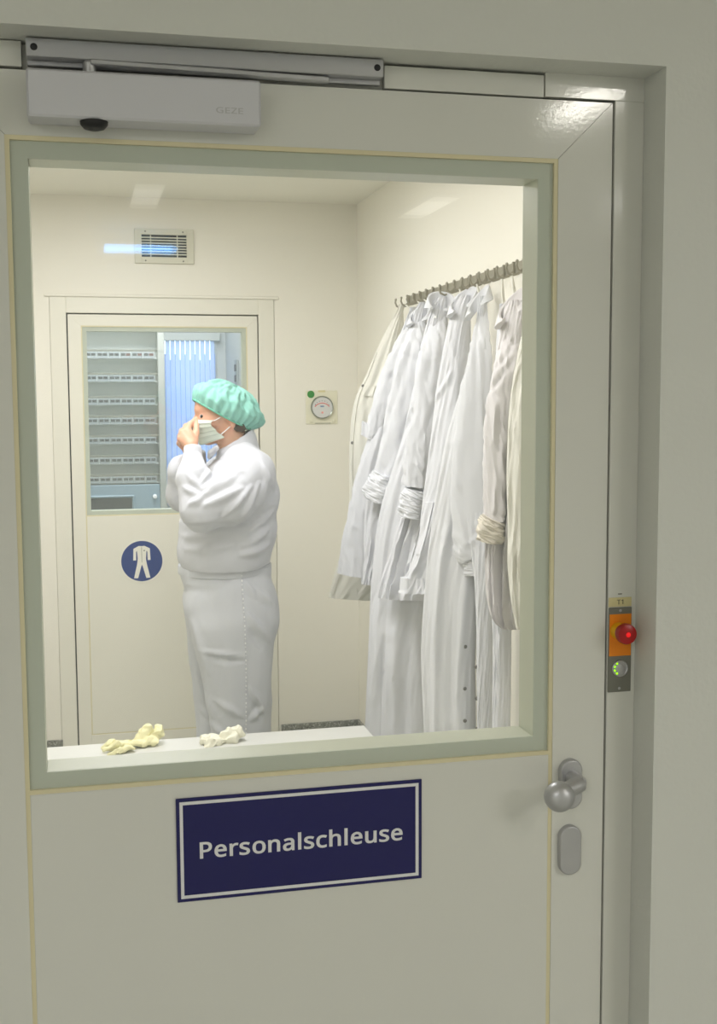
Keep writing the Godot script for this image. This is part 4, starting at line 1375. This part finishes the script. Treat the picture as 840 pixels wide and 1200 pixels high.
	for s in [-1.0, 1.0]:
		var eye := part("eye", Geo.new().lathe(ball(0.0118), 20, Transform3D(Basis.from_euler(Vector3(0, 0, PI / 2.0)), V.call(0.459, 1.5435, s * 0.04))), mat(Color(0.86, 0.84, 0.82), 0.2), o, 180.0)
		part("iris", Geo.new().lathe(ball(0.0062), 16, Transform3D(Basis(), V.call(0.4545, 1.5432, s * 0.0478))), M.eye, eye, 180.0)
		part("eyebrow", Geo.new().tube([V.call(0.4385, 1.5725, s * 0.02), V.call(0.444, 1.5755, s * 0.036), V.call(0.4575, 1.571, s * 0.0495)], [0.0024, 0.003, 0.0018], 8), M.hair, o, 180.0)
		part("upper_eyelid", Geo.new().tube([V.call(0.4495, 1.5505, s * 0.034), V.call(0.4535, 1.5528, s * 0.046), V.call(0.466, 1.5485, s * 0.0515)], [0.0025, 0.0034, 0.0025], 8), M.skin, o, 180.0)
	# hair under the edge of the cap at the nape
	var hair := nets([[V.call(0.578, 1.508, 0.06), V.call(0.6, 1.503, 0.056), 0.012, 0.016], [V.call(0.6, 1.503, 0.056), V.call(0.638, 1.512, 0.0), 0.016, 0.018], [V.call(0.578, 1.508, -0.06), V.call(0.6, 1.503, -0.056), 0.012, 0.016], [V.call(0.6, 1.503, -0.056), V.call(0.638, 1.512, 0.0), 0.016, 0.018], [V.call(0.575, 1.503, 0.062), V.call(0.583, 1.487, 0.06), 0.007, 0.003], [V.call(0.597, 1.503, 0.06), V.call(0.604, 1.485, 0.055), 0.008, 0.003]], 0.01, 0.005, Vector3.ONE)
	part("hair", hair, M.hair, o, 180.0)
	# --- trousers (built wider in z, then drawn together)
	var tz := 0.8
	var T := func(x: float, y: float, z: float) -> Vector3: return Vector3(x, y, z / tz)
	var tr := [
		[T.call(0.538, 0.965, -0.03), T.call(0.538, 0.965, 0.03), 0.172, 0.172], [T.call(0.553, 0.83, -0.06), T.call(0.553, 0.83, 0.06), 0.176, 0.176],
		[T.call(0.585, 0.78, -0.07), T.call(0.585, 0.78, 0.07), 0.15, 0.15],
	]
	for s in [-1.0, 1.0]:
		# the far foot stands a little in front of the near one
		var lead: float = 0.012 * s + 0.001
		tr.append([T.call(0.55 + lead * 0.3, 0.76, s * 0.09), T.call(0.552 + lead * 1.6, 0.47, s * 0.104), 0.16, 0.118])
		tr.append([T.call(0.552 + lead * 1.6, 0.47, s * 0.104), T.call(0.562 + lead * 2.2, 0.09, s * 0.108), 0.118, 0.1])
	var tg := nets(tr, 0.014, 0.0095, Vector3(1, 1, tz))
	soften(tg, 0.006, Vector3(7, 2.6, 7), 3.0, 0.35)
	creases(tg, TROUSER_FOLDS, mz)
	for i in tg.v.size():
		tg.v[i].z += mz
		tg.v[i].y = clampf(tg.v[i].y, 0.03, 0.975)
	var trousers := part("trousers", tg, M.trouser, o, 180.0)
	# side seam with a row of stitches down the near leg
	var seam := []
	for k in 24:
		var p := at_z(283.0 + 4.0 * smoothstep(0, 14, k), 668.0 + 232.0 * k / 23.0, mz + 0.17)
		var best := -99.0
		for q in tg.v:
			if absf(q.y - p.y) < 0.009 and absf(q.x - p.x) < 0.009 and q.z > best:
				best = q.z
		if best > -90.0:
			p.z = best + 0.0016
			seam.append(p)
	part("side_seam", Geo.new().tube(seam, [0.0022], 6), M.trouser, trousers, 180.0)
	for k in range(0, seam.size() - 1):
		for h in 2:
			var q: Vector3 = seam[k].lerp(seam[k + 1], h * 0.5 + 0.1)
			part("stitch", Geo.new().tube([q, q.lerp(seam[k + 1], 0.25)], [0.0026], 6), M.stitch, trousers, 180.0)
	var wb := []
	for j in 4:
		var ring := PackedVector3Array()
		for i in 60:
			var a := TAU * i / 60.0
			var rr := 0.1775 + 0.003 * wrinkle.get_noise_2d(cos(a) * 9.0, sin(a) * 9.0 + j) - (0.006 if j in [0, 3] else 0.0)
			ring.append(Vector3(0.537 + rr * cos(a), 0.945 + [0.0, 0.004, 0.034, 0.038][j], mz + sin(a) * (rr * 0.8 + 0.036)))
		wb.append(ring)
	part("waistband", Geo.new().loft(wb), M.trouser, trousers, 75.0)
	# --- jacket
	var jk := [
		[V.call(0.537, 1.035, -0.03), V.call(0.537, 1.035, 0.03), 0.176, 0.176], [V.call(0.552, 1.12, -0.03), V.call(0.552, 1.12, 0.03), 0.182, 0.182],
		[V.call(0.59, 1.24, -0.06), V.call(0.59, 1.24, 0.06), 0.152, 0.152], [V.call(0.615, 1.32, -0.1), V.call(0.615, 1.32, 0.1), 0.108, 0.108],
		[V.call(0.607, 1.37, -0.055), V.call(0.607, 1.37, 0.055), 0.074, 0.074],
		[V.call(0.612, 1.32, 0.155), V.call(0.525, 1.245, 0.225), 0.098, 0.096], [V.call(0.525, 1.245, 0.225), V.call(0.428, 1.215, 0.25), 0.096, 0.078],
		[V.call(0.428, 1.215, 0.25), V.call(0.408, 1.32, 0.205), 0.078, 0.064], [V.call(0.408, 1.32, 0.205), at_z(226, 535, mz + 0.145), 0.064, 0.037],
		[V.call(0.612, 1.32, -0.155), V.call(0.5, 1.255, -0.2), 0.096, 0.09], [V.call(0.5, 1.255, -0.2), V.call(0.408, 1.235, -0.21), 0.09, 0.072],
		[V.call(0.408, 1.235, -0.21), V.call(0.4, 1.33, -0.16), 0.072, 0.058], [V.call(0.4, 1.33, -0.16), at_z(231, 540, mz - 0.11), 0.058, 0.036],
	]
	var jg := nets(jk, 0.014, 0.0072, Vector3.ONE)
	soften(jg, 0.006, Vector3(6, 4, 6), 1.5, 0.3)
	creases(jg, JACKET_FOLDS, mz)
	for i in jg.v.size():
		# the hem blouses and hangs lower at the back
		var lowest := 0.972 + 0.018 * smoothstep(0.6, 0.72, jg.v[i].x)
		jg.v[i].y = maxf(jg.v[i].y, lowest)
	var jacket := part("jacket", jg, M.suit, o, 180.0)
	# knitted cuffs, stand collar, hem band
	for s in [1.0, -1.0]:
		var w0 := at_z(226, 537, mz + 0.148) if s > 0.0 else at_z(231, 542, mz - 0.112)
		var w1 := at_z(225.6, 523.5, mz + 0.132) if s > 0.0 else at_z(231, 529, mz - 0.1)
		part("cuff", ribbed(w0, w1, 0.034, 0.0315, 0.001, 30), M.suit, jacket, 75.0)
	var cr := []
	for j in 5:
		var ring := PackedVector3Array()
		var h := j / 4.0
		for i in 48:
			var a := TAU * i / 48.0
			var rr := lerpf(0.083, 0.07, h) - (0.004 if j == 4 else 0.0)
			var p := Vector3(0.597 - 0.012 * h + rr * cos(a), 1.395 + 0.062 * h * (1.0 + 0.35 * cos(a)) + 0.018 * cos(a), mz + rr * 1.02 * sin(a))
			ring.append(p + Vector3(wrinkle.get_noise_2d(i * 0.3, j * 0.6), 0, wrinkle.get_noise_2d(i * 0.3, 7.0 + j * 0.6)) * 0.004)
		cr.append(ring)
	var inner := PackedVector3Array()
	for p in cr[4]:
		inner.append(Vector3(0.585, 1.43, mz) + (p - Vector3(0.585, 1.43, mz)) * 0.9)
	cr.append(inner)
	part("collar", Geo.new().loft(cr), M.suit, jacket, 75.0)
	part("collar_tab", nets([[V.call(0.49, 1.405, 0.03), V.call(0.508, 1.425, 0.05), 0.013, 0.01], [V.call(0.49, 1.405, 0.03), V.call(0.485, 1.39, 0.01), 0.012, 0.009]], 0.006, 0.004, Vector3.ONE), M.suit, jacket, 180.0)
	# --- shoes
	for s in [-1.0, 1.0]:
		part("shoe", nets([[V.call(0.585, 0.036, s * 0.1), V.call(0.43, 0.03, s * 0.115), 0.036, 0.03], [V.call(0.58, 0.075, s * 0.1), V.call(0.51, 0.055, s * 0.105), 0.036, 0.035]], 0.02, 0.008, Vector3.ONE), M.stitch, o, 180.0)
	build_cap(o, mz)
	build_mask(o, mz)

func ball(r: float) -> Array:
	var p := []
	for i in 13:
		var a := PI * i / 12.0
		p.append([r * sin(a) + 0.0001, -r * cos(a)])
	return p

func join(a: Geo, b: Geo) -> void:
	var n := a.v.size()
	a.v.append_array(b.v)
	for i in b.t:
		a.t.append(i + n)

func ribbed(a: Vector3, b: Vector3, r0: float, r1: float, depth: float, ribs: int) -> Geo:
	var d := (b - a).normalized()
	var s := d.cross(Vector3.RIGHT).normalized()
	var u := d.cross(s)
	var rings := []
	for j in 6:
		var t: float = [0.0, 0.1, 0.5, 0.85, 1.0, 1.0][j]
		var r: float = lerpf(r0, r1, t) - [0.004, 0.0, 0.0, 0.0, 0.002, 0.007][j]
		var ring := PackedVector3Array()
		for i in ribs * 4:
			var an := TAU * i / (ribs * 4)
			var q := r + depth * cos(an * ribs)
			ring.append(a.lerp(b, t) + (s * cos(an) + u * sin(an)) * q)
		rings.append(ring)
	return Geo.new().loft(rings)

func build_cap(o: Node, mz: float) -> void:
	# bouffant cap: gathered rim on a tilted plane, dome bulging to the back
	var c := Vector3(0.5365, 1.5455, mz)
	var e1 := Vector3(-0.882, 0.47, 0.0)      # towards the forehead
	var up := Vector3(0.47, 0.882, 0.0)
	var zz := Vector3(0, 0, 1)
	var nr := 46
	var ns := 150
	var rings := []
	for j in nr:
		var t := float(j) / (nr - 1)
		var ring := PackedVector3Array()
		for i in ns:
			var a := TAU * i / ns
			var fr := cos(a)
			# profile: tucked rim, quick bulge, round top
			var rise := sin(t * PI * 0.5)
			var width := (cos(t * PI * 0.5) ** 0.62) * (1.0 + 0.13 * sin(PI * minf(t * 2.2, 1.0)))
			var la := 0.1245 * width * (1.0 + (0.10 if fr < 0.0 else 0.0) * absf(fr) * sin(PI * minf(t * 1.8, 1.0)))
			var lb := 0.089 * width
			var pleat := exp(-t * 2.3)
			var w := sin(a * 27.0 + 2.0 * sin(a * 3.0) + 3.0 * t) * 0.0042 * pleat
			var fold := wrinkle.get_noise_2d(cos(a) * 2.2 + 3.0, sin(a) * 2.2 + t * 1.2)
			var sharp := 0.4 - absf(wrinkle.get_noise_2d(a * 1.6 + t * 1.8, t * 2.1 + 5.0))
			var dsp := w + fold * 0.011 * sin(PI * clampf(t, 0.05, 0.9)) + sharp * 0.016 * sin(PI * minf(t * 1.2, 1.0))
			var dir := (e1 * cos(a) + zz * sin(a) + up * rise * 0.8).normalized()
			ring.append(c + e1 * (la * cos(a)) + zz * (lb * sin(a)) + up * (0.123 * rise + 0.004 * cos(a * 2.0)) + dir * dsp)
		rings.append(ring)
	var under := PackedVector3Array()
	for p in rings[0]:
		under.append(c + (p - c) * 0.9 + up * 0.012)
	rings.push_front(under)
	var cap := part("bouffant_cap", Geo.new().loft(rings), M.cap, o, 80.0)
	var path := []
	for i in 61:
		var a := TAU * i / 60.0
		path.append(c + e1 * (0.1245 * cos(a)) + zz * (0.0885 * sin(a)) - up * (0.001 - 0.004 * cos(a * 2.0)))
	part("elastic_rim", Geo.new().tube(path, [0.0038], 8), M.capband, cap, 180.0)

func build_mask(o: Node, mz: float) -> void:
	# pleated mask wrapped round nose, cheeks and chin
	var rings := []
	var nt := 46
	var ns := 34
	var pts := []
	for j in nt:
		var t := float(j) / (nt - 1)
		var row := PackedVector3Array()
		for i in ns:
			var s := lerpf(-1.0, 1.0, float(i) / (ns - 1))
			var ang := s * 1.32
			var y := lerpf(1.531, 1.434, t) - 0.006 * absf(s) * (1.0 - t) + 0.004 * absf(s) + 0.026 * s * s * t
			# front line of the face under the mask
			var nose := 0.4285 - 0.012 * sin(PI * minf(t * 1.9, 1.0)) + 0.022 * smoothstep(0.6, 1.0, t)
			var x := nose + (1.0 - cos(ang)) * (0.084 + 0.03 * t)
			var z := sin(ang) * (0.076 - 0.012 * t)
			var ridge := 0.0055 * (fposmod(t * 5.0 + 0.2, 1.0) - 0.5) * (1.0 - 0.35 * absf(s))
			row.append(Vector3(x - ridge * cos(ang), y, mz + z + ridge * sin(ang)))
		pts.append(row)
	# shell: outer rows there, inner rows back
	for j in nt:
		var r := PackedVector3Array()
		r.append_array(pts[j])
		for i in range(ns - 1, -1, -1):
			var q: Vector3 = pts[j][i]
			var inward := (Vector3(0.52, q.y, mz) - q).normalized()
			r.append(q + inward * 0.003)
		rings.append(r)
	var m := part("face_mask", Geo.new().loft(rings), M.mask, o, 60.0)
	for s in [-1.0, 1.0]:
		var k := ns - 1 if s > 0.0 else 0
		part("ear_loop", Geo.new().tube([pts[2][k], pts[2][k] + Vector3(0.012, 0.003, s * 0.006), Vector3(0.52, 1.54, mz + s * 0.085)], [0.0018], 6), M.stitch, m, 180.0)
		part("ear_loop", Geo.new().tube([pts[nt - 9][k], pts[nt - 9][k].lerp(Vector3(0.556, 1.505, mz + s * 0.079), 0.5) + Vector3(0, 0, s * 0.004), Vector3(0.556, 1.505, mz + s * 0.079)], [0.0019], 6), M.stitch, m, 180.0)

# ---------------------------------------------------------------- the room beyond the rear door
func build_far_room() -> void:
	structure("ceiling_far_room", bx(-0.9, 1.3, 2.6, 2.72, -7.15, -4.12), M.farwall, "far room ceiling")
	structure("wall_far_left", bx(-0.9, -0.75, 0, 2.72, -7.15, -4.12), M.farwall, "far room side wall")
	structure("wall_far_right", bx(1.045, 1.3, 0, 2.72, -7.15, -4.12), M.farwall, "pale grey side wall of the far room")
	var g := Geo.new()
	g.box(Vector3(-0.75, 0, -7.12), Vector3(0.6, 2.72, -7.0))
	g.box(Vector3(0.975, 0, -7.12), Vector3(1.045, 2.72, -7.0))
	g.box(Vector3(0.6, 0, -7.12), Vector3(0.975, 0.85, -7.0))
	g.box(Vector3(0.6, 2.03, -7.12), Vector3(0.975, 2.72, -7.0))
	structure("wall_far_end", g, M.farwall, "pale grey end wall of the far room")
	# window with upright frosted strips
	var w := thing("window_1", "tall window behind pale blue upright blind strips", "window", Vector3(0.79, 1.44, -7.0), "", "structure")
	var f := Geo.new()
	f.box(Vector3(0.6, 0.85, -7.06), Vector3(0.615, 2.03, -6.985), 0.002)
	f.box(Vector3(0.962, 0.85, -7.06), Vector3(0.977, 2.03, -6.985), 0.002)
	f.box(Vector3(0.615, 0.85, -7.06), Vector3(0.962, 0.87, -6.985), 0.002)
	part("window_frame", f, M.vendgrey, w)
	part("pane", sheet(0.615, 0.962, 0.87, 2.03, -7.05), M.glass, w)
	var b := thing("vertical_blind", "pale blue backlit vertical blind strips in the far window", "blind", Vector3(0.79, 2.06, -6.97))
	part("head_rail", bx(0.6, 1.0, 2.022, 2.09, -6.985, -6.94, 0.004), M.vendgrey, b)
	var n := 10
	for k in n:
		var x := 0.617 + (k + 0.5) * 0.3465 / n
		part("strip", Geo.new().box(Vector3(-0.0148, -0.575, -0.0012), Vector3(0.0148, 0.575, 0.0012), 0.0005, Transform3D(Basis.from_euler(Vector3(0, 0.12, 0)), Vector3(x, 1.447, -6.96))), M.slat, b)
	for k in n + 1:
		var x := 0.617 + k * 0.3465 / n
		part("shadow_bar", bx(x - 0.003, x + 0.003, 0.87, 1.93 - 0.04 * (k % 2), -6.975, -6.969), M.slatshade, b)  # added bars, their colour stands in for shadow between strips
	# dispensing machine
	var v := thing("dispensing_machine", "grey dispensing machine with seven rows of tagged trays behind the rear door", "machine", Vector3(0.15, 0, -5.7))
	part("cabinet", bx(-0.35, 0.505, 0.0, 2.1, -6.1, -5.78, 0.003), M.vendbody, v)
	part("side_panel", bx(0.466, 0.505, 0.0, 2.1, -5.78, -5.5, 0.004), M.vendbody, v)
	part("side_panel", bx(-0.35, -0.31, 0.0, 2.1, -5.78, -5.5, 0.004), M.vendbody, v)
	part("top_panel", bx(-0.31, 0.466, 2.02, 2.1, -5.78, -5.5, 0.003), M.vendbody, v)
	part("back_panel", bx(-0.31, 0.466, 1.12, 2.02, -5.779, -5.62), M.vendgrey, v)
	var base := part("lower_panel", bx(-0.31, 0.466, 0.0, 1.118, -5.77, -5.505, 0.004), M.vendblue, v)
	part("outlet", bx(-0.1, 0.306, 0.975, 1.045, -5.53, -5.502, 0.006), M.tag, base)
	part("outlet_rim", Geo.new().box(Vector3(-0.11, 1.045, -5.53), Vector3(0.316, 1.058, -5.495), 0.004).box(Vector3(0.306, 0.97, -5.53), Vector3(0.318, 1.052, -5.495), 0.004), M.vendblue, base)
	part("knob", Geo.new().lathe([[0.013, 0.0], [0.013, 0.012], [0.009, 0.016], [0.001, 0.017]], 24, Transform3D(Basis.from_euler(Vector3(PI / 2.0, 0, 0)), Vector3(0.434, 1.046, -5.505))), M.signwhite, base)
	var rows := [1.8705, 1.737, 1.6037, 1.4916, 1.379, 1.262, 1.151]
	for j in rows.size():
		var y: float = rows[j]
		var tray := part("tray", bx(-0.31, 0.465, y - 0.026, y - 0.02, -5.76, -5.52, 0.001), M.vendgrey, v)
		part("tray_lip", bx(-0.31, 0.465, y + 0.0155, y + 0.0285, -5.53, -5.521, 0.001), M.panelgrey, tray)
		for k in 7:
			var x := 0.0565 - 0.064 + k * 0.0655
			var holder := part("tag_holder", bx(x, x + 0.0625, y - 0.0235, y + 0.0135, -5.521, -5.512, 0.0015), M.trayplate, tray)
			for h in 2:
				part("tag", bx(x + 0.0045 + h * 0.0285, x + 0.0285 + h * 0.0285, y - 0.0085, y + 0.0065, -5.513, -5.511), M.tagred if j == 0 and k >= 4 and h == 1 else M.tag, tray)
		for k in 3:
			part("product_spring", Geo.new().lathe([[0.006, 0.0], [0.006, 0.004]], 12, Transform3D(Basis(Vector3.RIGHT, PI / 2.0), Vector3(0.09 + k * 0.13, y + 0.052, -5.7))), M.tag, tray)
	part("front_pane", sheet(-0.31, 0.466, 1.118, 2.02, -5.503), M.glass, v)
	# intercom strip on the right wall
	var s := thing("wall_intercom", "narrow wall intercom with dark buttons on the far side wall", "intercom", Vector3(1.045, 1.74, -6.35))
	part("housing", bx(1.028, 1.045, 1.63, 1.87, -6.4, -6.3, 0.003), M.trayplate, s)
	for k in 3:
		part("dark_button", bx(1.024, 1.03, 1.655 + k * 0.07, 1.7 + k * 0.07, -6.385, -6.315, 0.002), M.tag, s)
